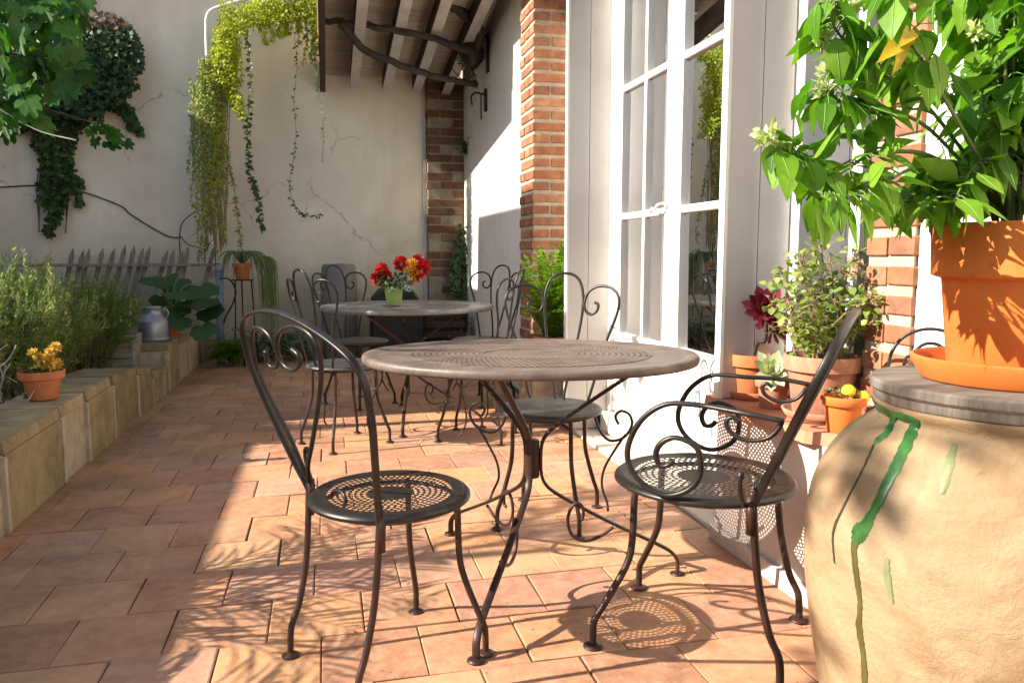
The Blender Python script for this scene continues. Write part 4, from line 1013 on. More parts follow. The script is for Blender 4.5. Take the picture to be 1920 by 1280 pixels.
sm.build('stem', K['stem'], fn); lf_.build('foliage', K['fern'], fn)
# dry twiggy plant in a dark pot just behind
dk = pot('twig_pot', 'small dark pot of brown twigs squeezed between fern and shutter', (1.47, 4.36, .20), K['black'], .075, .06, .30, .03, cat='potted plant')
m = MB()
for k in range(46):
    a = rnd.uniform(0, 6.28); r_ = rnd.uniform(.02, .09); m.tube(spline([(0, 0, .25), (r_*.6*math.cos(a), r_*.6*math.sin(a), .42), (r_*math.cos(a), r_*math.sin(a), rnd.uniform(.5, .72))], 4), .0016, 4)
m.build('twigs', K['dry'], dk)
pb_ = MB(); pb_.box((-.08, -.08, 0), (.08, .08, .198), bev=.008); tag(pb_.build('stone_block', K['slab'], None, False, loc=(1.47, 4.36, .013)), 'small pale block under the dark pot of twigs', 'stone')

# ---- things along the left planter
K['cream'] = M_leaf('cream_yellow_petal', [(.66, .42, .05), (.78, .56, .12), (.72, .46, .05)], .25, .5, (.8, .5, .1))
yp = pot('marigold_pot', 'terracotta pot of pale yellow flowers standing on the left planter wall', (-1.318, 4.05, .362), K['terra'], .098, .062, .135, .04)
lm = MB(); ym = MB(); sm = MB()
for px, py in ((62, 660), (75, 668), (88, 674), (98, 682), (70, 690), (104, 648), (84, 690), (106, 678), (92, 660)):
    c = at(px, py+4, 4.02)-yp.location
    sm.tube(spline([(0, 0, .11), Vector((c.x*.5, c.y*.5, c.z*.8)), c], 4), .002, 4)
    ym = MB()
    for k in range(46):
        d = Vector((rnd.gauss(0, 1), rnd.gauss(0, 1), rnd.gauss(.3, 1))).normalized(); ym.leaf(c+d*.006, d+rv(.2), rv(1), .027, .013, rnd.uniform(-.2, .4), .3, 'round', 3)
    ym.build('bloom', K['cream'], yp)
for k in range(90):
    a = rnd.uniform(0, 6.28); lm.leaf((.05*math.cos(a), .05*math.sin(a), .11+rnd.random()*.05), (math.cos(a), math.sin(a), rnd.uniform(-.2, .9)), (0, 0, 1), .045, .02, .3, .2, 'ovate', 3)
sm.build('stem', K['stem'], yp); lm.build('foliage', K['dleaf'], yp)
ch = thing('milk_churn', 'grey zinc milk churn on the raised far end of the planter wall', 'churn', (-1.335, 6.60, .366))
m = MB(); m.lathe([(.001, 0), (.108, 0), (.112, .008), (.112, .150), (.108, .158), (.075, .205), (.068, .215), (.066, .255), (.072, .262), (.07, .268), (.06, .264), (.055, .2), (.001, .2)], n=36); sharp(m.build('churn_body', K['zinc'], ch), 45)
m = MB(); m.lathe([(.1125, .012), (.116, .018), (.1125, .026)], n=36); m.lathe([(.1125, .146), (.116, .152), (.109, .160)], n=36); m.build('hoop', K['zinc'], ch)
for s_ in (-1, 1):
    m = MB(); m.tube(spline([(s_*.07, 0, .235), (s_*.105, 0, .245), (s_*.118, 0, .21), (s_*.10, 0, .17)], 5), .006, 7); m.build('handle', K['zinc'], ch)
p2 = pot('squash_pot', 'terracotta pot with big dark squash leaves behind the zinc churn', (-1.29, 7.05, .352), K['terra'], .105, .072, .185, .055)
K['squash'] = M_leaf('squash_leaf', [(.018, .055, .016), (.03, .085, .022), (.045, .11, .03)], .25, .5)
lm = MB(); sm = MB()
def broad(m, p, d, n, L_):
    """heart shaped leaf with scalloped edge"""
    d = Vector(d).normalized(); n = Vector(n); sd = d.cross(n).normalized(); n = sd.cross(d); out = []
    N_ = 18
    for k in range(N_+1):
        a = math.pi*(-1+2*k/N_); r_ = L_*.5*(1+.28*math.cos(a))*(1+.06*math.cos(a*9)); 
        if abs(a) > 2.75: r_ *= .45
        out.append(p+d*(L_*.35+r_*math.cos(a))+sd*(r_*math.sin(a)*1.05)+n*(.10*L_*math.cos(a*5)*.3-.2*L_*(r_/L_)**2))
    m.add([p+d*L_*.3]+out, [(0, 1+k, 2+k) for k in range(N_)])
for px, py, yy, L_ in ((310, 520, 7.2, .26), (345, 515, 7.3, .25), (372, 530, 7.2, .26), (330, 545, 7.0, .24), (360, 560, 6.95, .28), (380, 575, 6.95, .22), (300, 550, 7.2, .2), (350, 590, 6.85, .2), (375, 605, 6.8, .2), (340, 535, 7.3, .24), (385, 545, 7.4, .22), (320, 570, 6.95, .18)):
    p = at(px, py, yy)-p2.location; sm.tube(spline([(0, 0, .15), Vector((p.x*.4, p.y*.4, p.z*.7+.08)), p], 5), .005, 5)
    broad(lm, p, (rnd.uniform(-.5, .9), rnd.uniform(-1, -.2), rnd.uniform(-.5, .0)), (rnd.uniform(-.3, .3), -.6, .8), L_)
sm.build('stem', K['stem'], p2); lm.build('foliage', K['squash'], p2)
wb = thing('planter_box', 'low grey timber trough under the shrubs behind the planter wall', 'planter', (-1.62, 6.12, .20))
m = MB()
for k in range(3): m.box((-.26, -.012+rnd.uniform(-.003, .003), .004+k*.085), (.24, .012, .085+k*.085), bev=.004)
m.build('front_board', K['wood'], wb, False)
m = MB(); m.box((-.26, .0125, 0), (-.235, .3, .25)); m.box((.215, .0125, 0), (.24, .3, .25)); m.box((-.234, .29, 0), (.214, .31, .25)); m.build('box_frame', K['wood'], wb, False)

# ================================================================== PLANTS AND THINGS OF THE FAR CORNER
def inpoly(x, y, P):
    c = False; j = len(P)-1
    for i in range(len(P)):
        if (P[i][1] > y) != (P[j][1] > y) and x < (P[j][0]-P[i][0])*(y-P[i][1])/(P[j][1]-P[i][1])+P[i][0]: c = not c
        j = i
    return c
def samp(P):
    xs_ = [p[0] for p in P]; ys_ = [p[1] for p in P]
    while True:
        x, y = rnd.uniform(min(xs_), max(xs_)), rnd.uniform(min(ys_), max(ys_))
        if inpoly(x, y, P): return x, y

# shrubs behind the planter wall
K['lav'] = M_leaf('lavender_leaf', [(.11, .19, .04), (.18, .27, .07), (.26, .36, .12), (.38, .44, .22)], .4, .55)
K['lavd'] = M_leaf('rosemary_leaf', [(.08, .15, .025), (.13, .22, .035), (.20, .29, .06)], .35, .55)
K['lavf'] = M_leaf('lavender_tip', [(.36, .42, .2), (.48, .52, .3), (.3, .36, .16)], .4, .6)
K['lavbase'] = M_leaf('woody_base_leaf', [(.03, .05, .015), (.05, .07, .02)], .2, .7)
def brush(label, c, rx, ry, n, h0, h1, mat, tips, lean=(.25, -.15)):
    t = thing('lavender_bush', label, 'shrub', c, 0, 'feathery shrubs in the planter'); c = Vector(c)
    lm = MB(); sm = MB(); tm = MB()
    for k in range(n):
        a = rnd.uniform(0, 6.283); q = math.sqrt(rnd.random()); b0 = Vector((rx*.55*q*math.cos(a), ry*.55*q*math.sin(a), 0))
        hh = rnd.uniform(h0, h1)*(1.08-.38*q*q)*(1+.1*math.sin(a*4+c.y*3)); e = Vector((rx*q*math.cos(a)*1.05+lean[0]*hh*.4, ry*q*math.sin(a)*1.05+lean[1]*hh*.4, hh)) + rv(.04)
        P = spline([b0, b0.lerp(e, .5)+Vector((0, 0, .07))+rv(.03), e], 7); sm.tube(P, [.003*(1-.7*i/(len(P)-1)) for i in range(len(P))], 4)
        for i in range(2, len(P)):
            tg = (P[i]-P[i-1]).normalized()
            for q_ in range(5):
                d = tg*.9+rv(.75); lm.tiny(P[i]+rv(.012), d, rv(1), rnd.uniform(.028, .05), rnd.uniform(.005, .008))
        if rnd.random() < tips:
            e2 = e+Vector((rnd.uniform(-.02, .03), 0, rnd.uniform(.05, .14))); sm.tube([e, e2], .0012, 3)
            for q_ in range(9): tm.tiny(e.lerp(e2, .4+.6*rnd.random())+rv(.006), Vector((0, 0, 1))+rv(.7), rv(1), .018, .009)
    sm.build('stem', K['dry'], t); lm.build('foliage', mat, t)
    if tm.v: tm.build('flower_spikes', K['lavf'], t)
brush('sunlit feathery lavender at the left edge of the photo, behind the yellow flower pot', (-1.82, 4.72, .20), .36, .40, 400, .46, .80, K['lav'], .6)
brush('tall feathery lavender in the middle of the three shrubs', (-1.90, 5.42, .2), .42, .45, 380, .42, .72, K['lav'], .4)
brush('darker feathery rosemary nearest the zinc churn', (-1.74, 6.15, .2), .36, .45, 340, .36, .66, K['lavd'], .2)
# low ground cover
gc = MB()
for k in range(1500):
    x = rnd.uniform(-2.3, -1.46); y = rnd.uniform(2.6, 6.2)
    p = Vector((x, y, .2+rnd.uniform(0, .05))); gc.leaf(p, Vector((rnd.gauss(0, 1), rnd.gauss(0, 1), .6)), (0, 0, 1), rnd.uniform(.03, .06), rnd.uniform(.015, .03), .3, .2, 'ovate', 3)
o = gc.build('ground_cover', K['lavbase']); o['kind'] = 'stuff'
# bare twigs beside the yellow pot
tw = thing('bare_shrub', 'leafless pale twiggy shrub beside the yellow flower pot', 'shrub', (-1.50, 4.05, .2))
m = MB()
for k in range(34):
    a = rnd.uniform(0, 6.28); P = [Vector((rnd.uniform(-.12, .06), rnd.uniform(-.1, .1), .05))]
    d = Vector((math.cos(a)*.5-.1, math.sin(a)*.5, 1))
    for q in range(6): d = (d+rv(.75)).normalized(); P.append(P[-1]+d*rnd.uniform(.05, .085)); 
    m.tube(spline(P, 3), rnd.uniform(.0018, .0035), 5)
m.build('twigs', K['twig'], tw)
m = MB()
for k in range(260):
    p = Vector((rnd.gauss(-.05, .11), rnd.gauss(0, .12), abs(rnd.gauss(.08, .07)))); m.leaf(p, rv(1), rv(1), .03, .018, .3, .3, 'ovate', 3)
m.build('withered_leaves', M_leaf('grey_leaf', [(.10, .11, .07), (.2, .2, .15), (.15, .13, .09)], .2, .8), tw)

# ---- fig tree leaning in from the upper left
K['fig'] = M_leaf('fig_leaf', [(.022, .075, .010), (.04, .12, .014), (.075, .19, .022), (.05, .15, .018)], .42, .42)
def figleaf(m, p, d, n, L_):
    d = Vector(d).normalized(); n = Vector(n); sd = d.cross(n)
    if sd.length < 1e-3: sd = d.cross(Vector((.2, 1, .3)))
    sd.normalize(); n = sd.cross(d)
    out = [(-2.7, .30), (-2.2, .42), (-1.75, .56), (-1.35, .62), (-1.05, .50), (-.78, .70), (-.5, .80), (-.28, .60), (-.14, .84), (0, .96), (.14, .84), (.28, .60), (.5, .80), (.78, .70), (1.05, .50), (1.35, .62), (1.75, .56), (2.2, .42), (2.7, .30)]
    o0 = p+d*L_*.22; cs = rnd.uniform(.1, .5); vs = [o0]
    for a, r_ in out:
        r_ *= L_*.72*rnd.uniform(.94, 1.05); vs.append(o0+d*(r_*math.cos(a))+sd*(r_*math.sin(a)*.92)-n*(cs*r_*r_/L_*1.1)+n*(.05*L_*abs(math.sin(a))))
    m.add(vs, [(0, 1+k, 2+k) for k in range(len(out)-1)])
fg = thing('fig_tree', 'fig tree whose broad green leaves hang in from the upper left corner', 'tree', (-2.75, 4.75, .2)); fo = Vector((-2.75, 4.75, .2))
m = MB(); P = spline([(0, 0, -.05), (.05, .02, .6), (.12, -.05, 1.2), (.25, -.1, 1.7), (.3, -.12, 2.3), (.35, -.2, 3.0)], 5); m.tube(P, [.07*(1-.7*i/(len(P)-1)) for i in range(len(P))], 9); m.build('trunk', K['bark'], fg)
lm = MB(); bm_ = MB()
figP = [(-140, -60), (150, -60), (158, 0), (152, 60), (160, 110), (148, 150), (118, 170), (80, 205), (60, 225), (0, 235), (-60, 215), (-140, 150)]
for px, py, yy in ((140, 20, 4.5), (150, 110, 4.4), (90, 170, 4.4), (30, 215, 4.4), (190, 235, 4.6), (60, 60, 4.3), (-60, 120, 4.5), (-40, 20, 4.6)):
    e = at(px, py, yy)-fo; s0 = Vector((.28, -.1, 1.75)); Q = spline([s0, s0.lerp(e, .5)+Vector((0, 0, .06)), e], 6); bm_.tube(Q, [.014*(1-.75*i/(len(Q)-1)) for i in range(len(Q))], 6)
for k in range(340):
    px, py = samp(figP); p = at(px, py, rnd.uniform(4.15, 4.95))-fo
    figleaf(lm, p, Vector((rnd.uniform(-.5, .9), rnd.uniform(-.9, .3), rnd.uniform(-1.1, -.1))), Vector((rnd.uniform(-.7, .5), rnd.uniform(-1, 0), rnd.uniform(.2, 1.2))), rnd.uniform(.09, .17))
for px, py in ((168, 238), (188, 240), (205, 246), (180, 256), (196, 262), (215, 254), (232, 262), (178, 228), (206, 236)):
    p = at(px, py, 4.55)-fo; figleaf(lm, p, Vector((rnd.uniform(-.3, .9), -.3, rnd.uniform(-.9, -.2))), Vector((-.3, -.7, .6)), rnd.uniform(.08, .12))
for k in range(60):   # upper crown, mostly above the frame
    p = Vector((rnd.gauss(.3, .5), rnd.gauss(-.1, .5), rnd.uniform(2.1, 3.0))); figleaf(lm, p, rv(1)+Vector((0, 0, -.4)), (rnd.uniform(-.4, .4), rnd.uniform(-.6, .2), 1), rnd.uniform(.10, .17))
bm_.build('branch', K['bark'], fg); lm.build('crown', K['fig'], fg)
cd = MB(); cd.tube(spline([at(px, py, 4.30) for px, py in ((-30, 190), (0, 205), (30, 225), (50, 235), (85, 250), (142, 263))], 5), .0035, 5)
tag(cd.build('cord', K['wire']), 'white cord strung through the lower fig leaves', 'cord')

# ---- ivy on the far wall
K['ivy'] = M_leaf('ivy_leaf', [(.016, .042, .014), (.026, .062, .018), (.045, .09, .025)], .2, .6)
K['ivyl'] = M_leaf('ivy_young_leaf', [(.04, .09, .02), (.07, .13, .03), (.05, .1, .025)], .3, .4)
K['ivyd'] = M_leaf('ivy_dry_leaf', [(.14, .085, .06), (.22, .15, .115), (.08, .06, .035)], .2, .75)
iv = thing('ivy', 'dark ivy mass hanging over the upper left of the plaster wall', 'ivy', (-2.1, YB-.05, 1.2)); io = Vector((-2.1, YB-.05, 1.2))
ivyP = [(120, 60), (160, 30), (205, 22), (238, 38), (260, 66), (268, 100), (262, 140), (248, 172), (226, 190), (204, 200), (186, 218), (160, 236), (140, 262), (132, 290), (140, 322), (138, 350), (126, 372), (118, 402), (104, 428), (94, 446), (82, 430), (86, 400), (74, 372), (72, 340), (80, 310), (66, 280), (58, 250), (20, 240), (-60, 240), (-100, 130), (0, 60)]
lm = MB(); ll = MB(); ld_ = MB(); sm = MB()
for k in range(6800):
    px, py = samp(ivyP); thick = .32 if py < 220 else .12
    dpt = YB-.03-thick*math.sqrt(rnd.random())*(1 if py > 60 else .8); p = at(px, py, dpt)-io
    d = Vector((rnd.uniform(-1, 1), rnd.uniform(-.8, .3), rnd.uniform(-1, .3))); n_ = Vector((rnd.uniform(-.9, .9), -1, rnd.uniform(-.4, 1)))
    s_ = rnd.uniform(.028, .06)
    tgt = ld_ if (py < 52 and px > 130 and rnd.random() < .8) or rnd.random() < .02 else (ll if (py > 240 and rnd.random() < .55) else lm)
    tgt.leaf(p, d, n_, s_, s_*.85, .2, .15, 'round', 3)
for px0, py0, px1, py1 in ((225, 185, 262, 250), (205, 195, 250, 240), (110, 330, 150, 380), (130, 330, 148, 345)):
    P = spline([at(px0, py0, YB-.1), at((px0+px1)/2+6, (py0+py1)/2-6, YB-.1), at(px1, py1, YB-.06)], 8); sm.tube([p-io for p in P], .003, 4)
    for p in P:
        for q in range(3): (ll if rnd.random() < .5 else lm).leaf(p-io+rv(.02), Vector((rnd.uniform(-.8, .8), -.2, -.7)), (0, -1, .4), .055, .045, .2, .15, 'round', 3)
for k in range(14):
    px = rnd.uniform(70, 135); sm.tube(spline([at(px, 440-rnd.uniform(0, 60), YB-.03)-io, at(px+rnd.uniform(-10, 10), 320, YB-.05)-io, at(px+rnd.uniform(0, 60), 200, YB-.06)-io], 5), .005, 5)
sm.build('stem', K['bark'], iv); lm.build('foliage', K['ivy'], iv); ll.build('young_foliage', K['ivyl'], iv); ld_.build('dry_foliage', K['ivyd'], iv)

# ---- yellow green creeper over a bent white pipe
wp = MB(); PY = 7.85
wp.tube(spline([at(399, 520, PY+.2), at(396, 300, PY+.18), at(390, 150, PY), at(387, 60, PY), at(388, 34, PY), at(396, 20, PY), at(420, 11, PY), at(456, 0, PY), at(520, -16, PY), at(610, -30, PY)], 6), .017, 10)
tag(wp.build('pipe_arch', K['whitepipe']), 'bent white pipe arch carrying the yellow green creeper', 'pipe')
K['crl'] = M_leaf('creeper_leaf_lit', [(.34, .38, .02), (.48, .50, .04), (.26, .31, .02), (.56, .52, .06)], .45, .5)  # lit copy of the creeper leaf, sunlight put into the brighter yellow
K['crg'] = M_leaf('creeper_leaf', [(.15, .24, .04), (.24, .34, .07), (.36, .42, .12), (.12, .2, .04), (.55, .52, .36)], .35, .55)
cr = thing('creeper', 'yellow green creeper draped over the white pipe arch and hanging down the wall', 'creeper', at(400, 480, 8.0)); co = cr.location.copy()
crT = [(400, 150), (398, 90), (412, 45), (440, 18), (470, 2), (500, -40), (612, -40), (612, 60), (608, 100), (598, 92), (590, 60), (577, 30), (545, 44), (500, 42), (462, 50), (440, 72), (434, 100), (440, 140), (455, 190), (462, 225), (448, 222), (432, 190), (425, 160)]
crB = [(352, 120), (385, 60), (400, 80), (428, 120), (432, 160), (428, 200), (422, 250), (420, 300), (412, 350), (418, 420), (424, 470), (402, 478), (392, 430), (374, 400), (366, 340), (362, 280), (356, 220), (350, 160)]
lm = MB(); lg = MB(); sm = MB()
for k in range(6500):
    px, py = samp(crT); p = at(px, py, PY-.05+rnd.gauss(0, .10))-co; s_ = rnd.uniform(.022, .042)
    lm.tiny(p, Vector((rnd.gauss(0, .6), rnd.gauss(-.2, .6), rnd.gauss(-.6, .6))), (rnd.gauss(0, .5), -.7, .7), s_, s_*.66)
def hang(x0, y0, y1, tgt, per, sway=7, s0=.02, s1=.04):
    pts = []; x = x0; yv = y0; dp = PY+rnd.uniform(-.14, .12)
    while yv < y1: pts.append(at(x, yv, dp)-co); x += rnd.uniform(-sway, sway); yv += 26
    pts.append(at(x, y1, dp)-co)
    if len(pts) < 2: return
    P = spline(pts, 5); sm.tube(P, .0022, 3)
    for p in P:
        for q in range(per):
            s_ = rnd.uniform(s0, s1); tgt.leaf(p+rv(.02), Vector((rnd.gauss(0, .7), rnd.gauss(-.3, .5), rnd.gauss(-.7, .5))), (rnd.gauss(0, .5), -.8, .5), s_, s_*.62, .25, .25, 'ovate', 3)
for k in range(58):
    x0 = rnd.uniform(358, 422); y0 = 95 + abs(x0-395)*.9 + rnd.uniform(0, 60); y1 = rnd.uniform(250, 480) if rnd.random() < .6 else rnd.uniform(200, 330)
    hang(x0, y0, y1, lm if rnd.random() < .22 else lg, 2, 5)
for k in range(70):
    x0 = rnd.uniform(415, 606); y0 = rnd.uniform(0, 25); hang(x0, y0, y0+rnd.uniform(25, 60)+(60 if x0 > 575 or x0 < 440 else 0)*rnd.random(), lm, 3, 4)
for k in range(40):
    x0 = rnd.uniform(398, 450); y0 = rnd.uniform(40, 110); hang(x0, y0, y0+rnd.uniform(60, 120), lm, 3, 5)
for k in range(36):
    px = rnd.uniform(385, 425); x2 = px+rnd.uniform(-18, 18); sm.tube(spline([at(px, 480-rnd.uniform(0, 60), 8.05)-co, at((px+x2)/2+rnd.uniform(-9, 9), 340, 8.0)-co, at(x2+rnd.uniform(-6, 6), 220, 7.95)-co, at(x2+rnd.uniform(-5, 10), 110, 7.9)-co], 6), rnd.uniform(.003, .007), 5)
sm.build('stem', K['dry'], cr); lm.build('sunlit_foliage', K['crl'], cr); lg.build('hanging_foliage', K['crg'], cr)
def strand(label, pts, leaves, mat, yy=8.12, sz=.035):
    t = thing('hanging_vine', label, 'vine', at(pts[-1][0], pts[-1][1], yy), 0, 'thin vine strands on the plaster wall'); o0 = t.location.copy()
    P = spline([at(a, b_, yy+rnd.uniform(-.03, .03)) for a, b_ in pts], 8); m = MB(); m.tube([p-o0 for p in P], .0022, 4); m.build('stem', K['bark'], t)
    m = MB()
    for k in range(leaves):
        i = rnd.randrange(len(P)); s_ = sz*rnd.uniform(.6, 1.15); m.leaf(P[i]-o0+rv(.012), Vector((rnd.uniform(-1, 1), -.3, rnd.uniform(-.8, .4))), (rnd.gauss(0, .4), -1, .4), s_, s_*.6, .2, .2, 'ovate', 3)
    m.build('foliage', mat, t)
strand('leafy vine strand nearest the creeper, ending above the hanging spider plant', [(460, 60), (468, 110), (470, 170), (464, 230), (466, 290), (470, 330), (482, 365), (488, 410), (494, 432)], 280, K['ivyl'], 8.1, .045)
strand('long thin vine strand curling to the right at its lower end', [(549, 50), (555, 90), (556, 130), (552, 190), (555, 250), (550, 300), (543, 340), (548, 375), (560, 395), (580, 405), (606, 402)], 95, K['ivy'], 8.15, .036)
strand('short pale vine strand under the left end of the canopy', [(594, 120), (596, 170), (604, 210), (606, 250), (605, 300)], 46, K['crg'], 8.15, .026)
strand('leafy vine strand hanging close beside the lower creeper', [(424, 280), (430, 320), (440, 360), (444, 400), (450, 440), (452, 470)], 120, K['crg'], 8.05, .036)
m = MB(); bp_ = [(332, 470), (338, 440), (345, 415), (362, 398)]
bv = thing('bare_vine', 'bare looping vine stems above the wooden fence', 'vine', at(340, 480, 8.1)); bo2 = bv.location.copy()
for pts in ([(338, 490), (337, 440), (344, 415), (366, 397)], [(338, 443), (352, 458), (372, 464), (384, 470), (372, 478), (373, 492)], [(384, 492), (386, 440), (392, 400), (394, 360)], [(384, 470), (396, 452), (402, 430), (398, 410)], [(402, 520), (404, 470), (402, 440)]):
    m.tube([p-bo2 for p in spline([at(a, b_, 8.1) for a, b_ in pts], 6)], .006, 5)
m.build('stem', K['bark'], bv)

# ---- slatted fence, pipe, hose, stand
fc = thing('picket_fence', 'leaning weathered picket fence with a grey rail in front of the plaster wall', 'fence', (-1.6, 7.95, .2)); fo = fc.location.copy()
for px in (130, 148, 160, 182, 205, 226, 245, 262, 272, 303, 318, 334, 345, 392):
    b_ = at(px-10+rnd.uniform(-3, 3), 545, 7.97)-fo; t_ = at(px+9+rnd.uniform(-3, 3), 462+rnd.uniform(-5, 8), 7.97)-fo; dv = (t_-b_).normalized(); sd = Vector((dv.z, 0, -dv.x))
    w2 = .020; m = MB(); sh = t_-dv*.075; vs = []
    b_ = b_ - dv*.25
    for yy in (-.008, .008):
        for q in (b_-sd*w2, b_+sd*w2, sh+sd*w2, t_, sh-sd*w2): vs.append(q+Vector((0, yy, 0)))
    m.add(vs, [(0,1,2,3,4), (9,8,7,6,5)] + [(k, 5+k, 5+(k+1) % 5, (k+1) % 5) for k in range(5)]); m.build('picket', K['fencewood'], fc, False)
a = at(236, 497, 7.9)-fo; b_ = at(412, 497, 7.9)-fo
m = MB(); m.box((a.x-.9, a.y-.03, a.z-.014), (b_.x, a.y+.05, a.z+.014), bev=.003); m.build('rail', K['fencewood'], fc, False)
wpipe = thing('water_pipe', 'upright blue grey water pipe beside the fence rail', 'pipe', (at(411, 560, 7.75).x, 7.75, 0)); wx = wpipe.location.x
m = MB(); m.tube([(-.005, 0, 0), (.0, 0, .45), (.012, 0, .9)], .036, 14); m.build('pipe', K['pipe'], wpipe)
m = MB(); m.ball((.012, 0, .91), .042, 10, 7); m.tube([(.012, 0, .9), (.012, -.06, .92), (.012, -.08, .89)], .014, 8); m.build('tap', K['zinc'], wpipe)
m = MB(); m.tube(spline([at(412, 522, 7.7), at(430, 524, 7.7), at(442, 545, 7.7), (at(436, 570, 7.7)), at(424, 592, 7.7), at(420, 606, 7.7)], 6), .008, 7); tag(m.build('hose', K['black']), 'short black hose looping from the blue grey pipe', 'hose')
stn = thing('plant_stand', 'tall thin iron plant stand under the hanging spider plant', 'stand', (-.755, 7.72, 0))
m = MB(); m.lathe([(.001, .80), (.10, .80), (.102, .806), (.10, .812), (.001, .812)], n=24); m.build('stand_top', K['iron'], stn)
for a in (.5, 2.6, 4.7):
    m = MB(); m.tube([(.085*math.cos(a), .085*math.sin(a), .80), (.10*math.cos(a), .10*math.sin(a), .4), (.13*math.cos(a), .13*math.sin(a), .0)], .007, 6); m.build('leg', K['iron'], stn)
m = MB(); m.lathe([(.001, .33), (.12, .33), (.12, .342), (.001, .342)], n=20); m.build('shelf', K['pipe'], stn)
spd = pot('spider_plant', 'spider plant in a small clay pot on the tall stand, trailing long strands', (-.755, 7.72, .813), K['terra'], .088, .06, .15, .04)
K['spider'] = M_leaf('spider_leaf', [(.09, .15, .04), (.16, .22, .07), (.26, .30, .13)], .35, .5)
m = MB()
def blade(m, P, w_):
    n = len(P)
    for i, p in enumerate(P):
        tg = (P[min(i+1, n-1)]-P[max(i-1, 0)]).normalized(); sd = tg.cross(Vector((0, -1, .3))).normalized()*w_*(1-(i/(n-1))**2)*.5+Vector((1e-4, 0, 0))
        m.v += [p-sd, p+sd]
    o_ = len(m.v)-2*n
    for i in range(n-1): m.f.append((o_+2*i, o_+2*i+1, o_+2*i+3, o_+2*i+2))
for k in range(95):
    a = rnd.uniform(0, 6.28); r_ = rnd.uniform(.10, .24); hang = rnd.uniform(-.15, .12)
    if rnd.random() < .35: a = rnd.uniform(-.8, .5); r_ = rnd.uniform(.15, .34); hang = rnd.uniform(-.5, .0)
    blade(m, spline([(0, 0, .13), (r_*.45*math.cos(a), r_*.45*math.sin(a), .26), (r_*.85*math.cos(a), r_*.85*math.sin(a), .2+hang*.3), (r_*math.cos(a), r_*math.sin(a), .08+hang)], 4), .012)
for k in range(40):
    x = rnd.uniform(.16, .30); yv = rnd.uniform(-.08, .08); blade(m, spline([(x*.6, yv*.5, .22), (x, yv, .16), (x+rnd.uniform(-.02, .02), yv, -.2), (x+rnd.uniform(-.03, .03), yv, rnd.uniform(-.68, -.3))], 4), .010)
m.build('foliage', K['spider'], spd)
gf = thing('ground_fern', 'low bright green fern on the floor at the foot of the blue grey pipe', 'fern', (-.86, 7.75, 0)); m = MB(); sm = MB()
for k in range(70):
    a = rnd.uniform(0, 6.28); r_ = rnd.uniform(.08, .26); e = Vector((r_*math.cos(a), r_*math.sin(a)*.8-.1, rnd.uniform(.06, .26))); frond(m, sm, [Vector((0, -.05, 0)), e*.6+Vector((0, 0, .08)), e], 3, .045, .03)
sm.build('stem', K['stem'], gf); m.build('foliage', K['fern'], gf)
dgf = thing('dark_shrub', 'dark leafy plant on the floor against the plaster wall', 'shrub', (-.45, 7.95, 0)); m = MB()
for k in range(420):
    a = rnd.uniform(0, 6.28); r_ = .24*math.sqrt(rnd.random()); p = Vector((r_*1.3*math.cos(a), r_*.7*math.sin(a), rnd.uniform(.02, .34)*(1-r_))); m.leaf(p, Vector((math.cos(a), math.sin(a), rnd.uniform(-.3, .9))), (0, 0, 1), rnd.uniform(.05, .09), .035, .3, .2, 'ovate', 3)
m.build('foliage', K['dleaf'], dgf)

# ---- behind the far table
bb = thing('water_butt', 'dark grey plastic water butt standing against the plaster wall', 'barrel', (.135, 7.95, 0))
K['butt'] = M_plain('grey_plastic', (.16, .16, .15), (.22, .22, .2), 3, .55)
m = MB(); m.lathe([(.001, 0), (.15, 0), (.165, .02), (.18, .4), (.178, .8), (.165, .92), (.15, .95), (.001, .955)], n=32); sharp(m.build('barrel_body', K['butt'], bb), 50)
for z in (.25, .6): 
    m = MB(); m.lathe([(.174, z-.012), (.186, z), (.176, z+.012)], n=32); m.build('rib', K['butt'], bb)
bq = thing('covered_barbecue', 'black covered barbecue with a rounded top behind the far table', 'barbecue', (.66, 7.6, 0))
m = MB(); prof = [(-.25, 0), (.25, 0), (.24, .5), (.22, .62), (.15, .71), (.05, .745), (-.05, .745), (-.15, .71), (-.22, .62), (-.24, .5)]; n = len(prof)
vs = []
for yy, k in ((-.22, .93), (-.19, 1), (.19, 1), (.22, .93)): vs += [(x*k+.006*math.sin(z*30), yy, z*(k if k == 1 else .98)) for x, z in prof]
fs = [tuple(range(n)), tuple(range(4*n-1, 3*n-1, -1))]
for q in range(3):
    for k in range(n): fs.append((q*n+k, (q+1)*n+k, (q+1)*n+(k+1) % n, q*n+(k+1) % n))
m.add(vs, fs); sharp(m.build('cover', K['black'], bq), 40)
m = MB(); m.tube([(-.2, -.235, .52), (.2, -.235, .52)], .011, 8); m.build('handle', K['zinc'], bq)
ct = thing('slatted_crate', 'stacked wooden slat crate in the shadow under the far brick pier', 'crate', (1.12, 7.7, 0))
for k in range(5):
    m = MB(); m.box((-.22, -.16, .03+k*.10), (.22, -.145, .09+k*.10), bev=.002); m.build('slat', K['darkwood'], ct, False)
m = MB()
for x in (-.2, .17):
    m.box((x, -.144, 0), (x+.03, .15, .54))
m.box((-.169, .12, .02), (.169, .14, .52)); m.build('crate_frame', K['darkwood'], ct, False)
wf = thing('wall_fern', 'small green fern sprouting from the top of the shadowed brick pier', 'fern', at(878, 282, 8.05)); m = MB(); sm = MB()
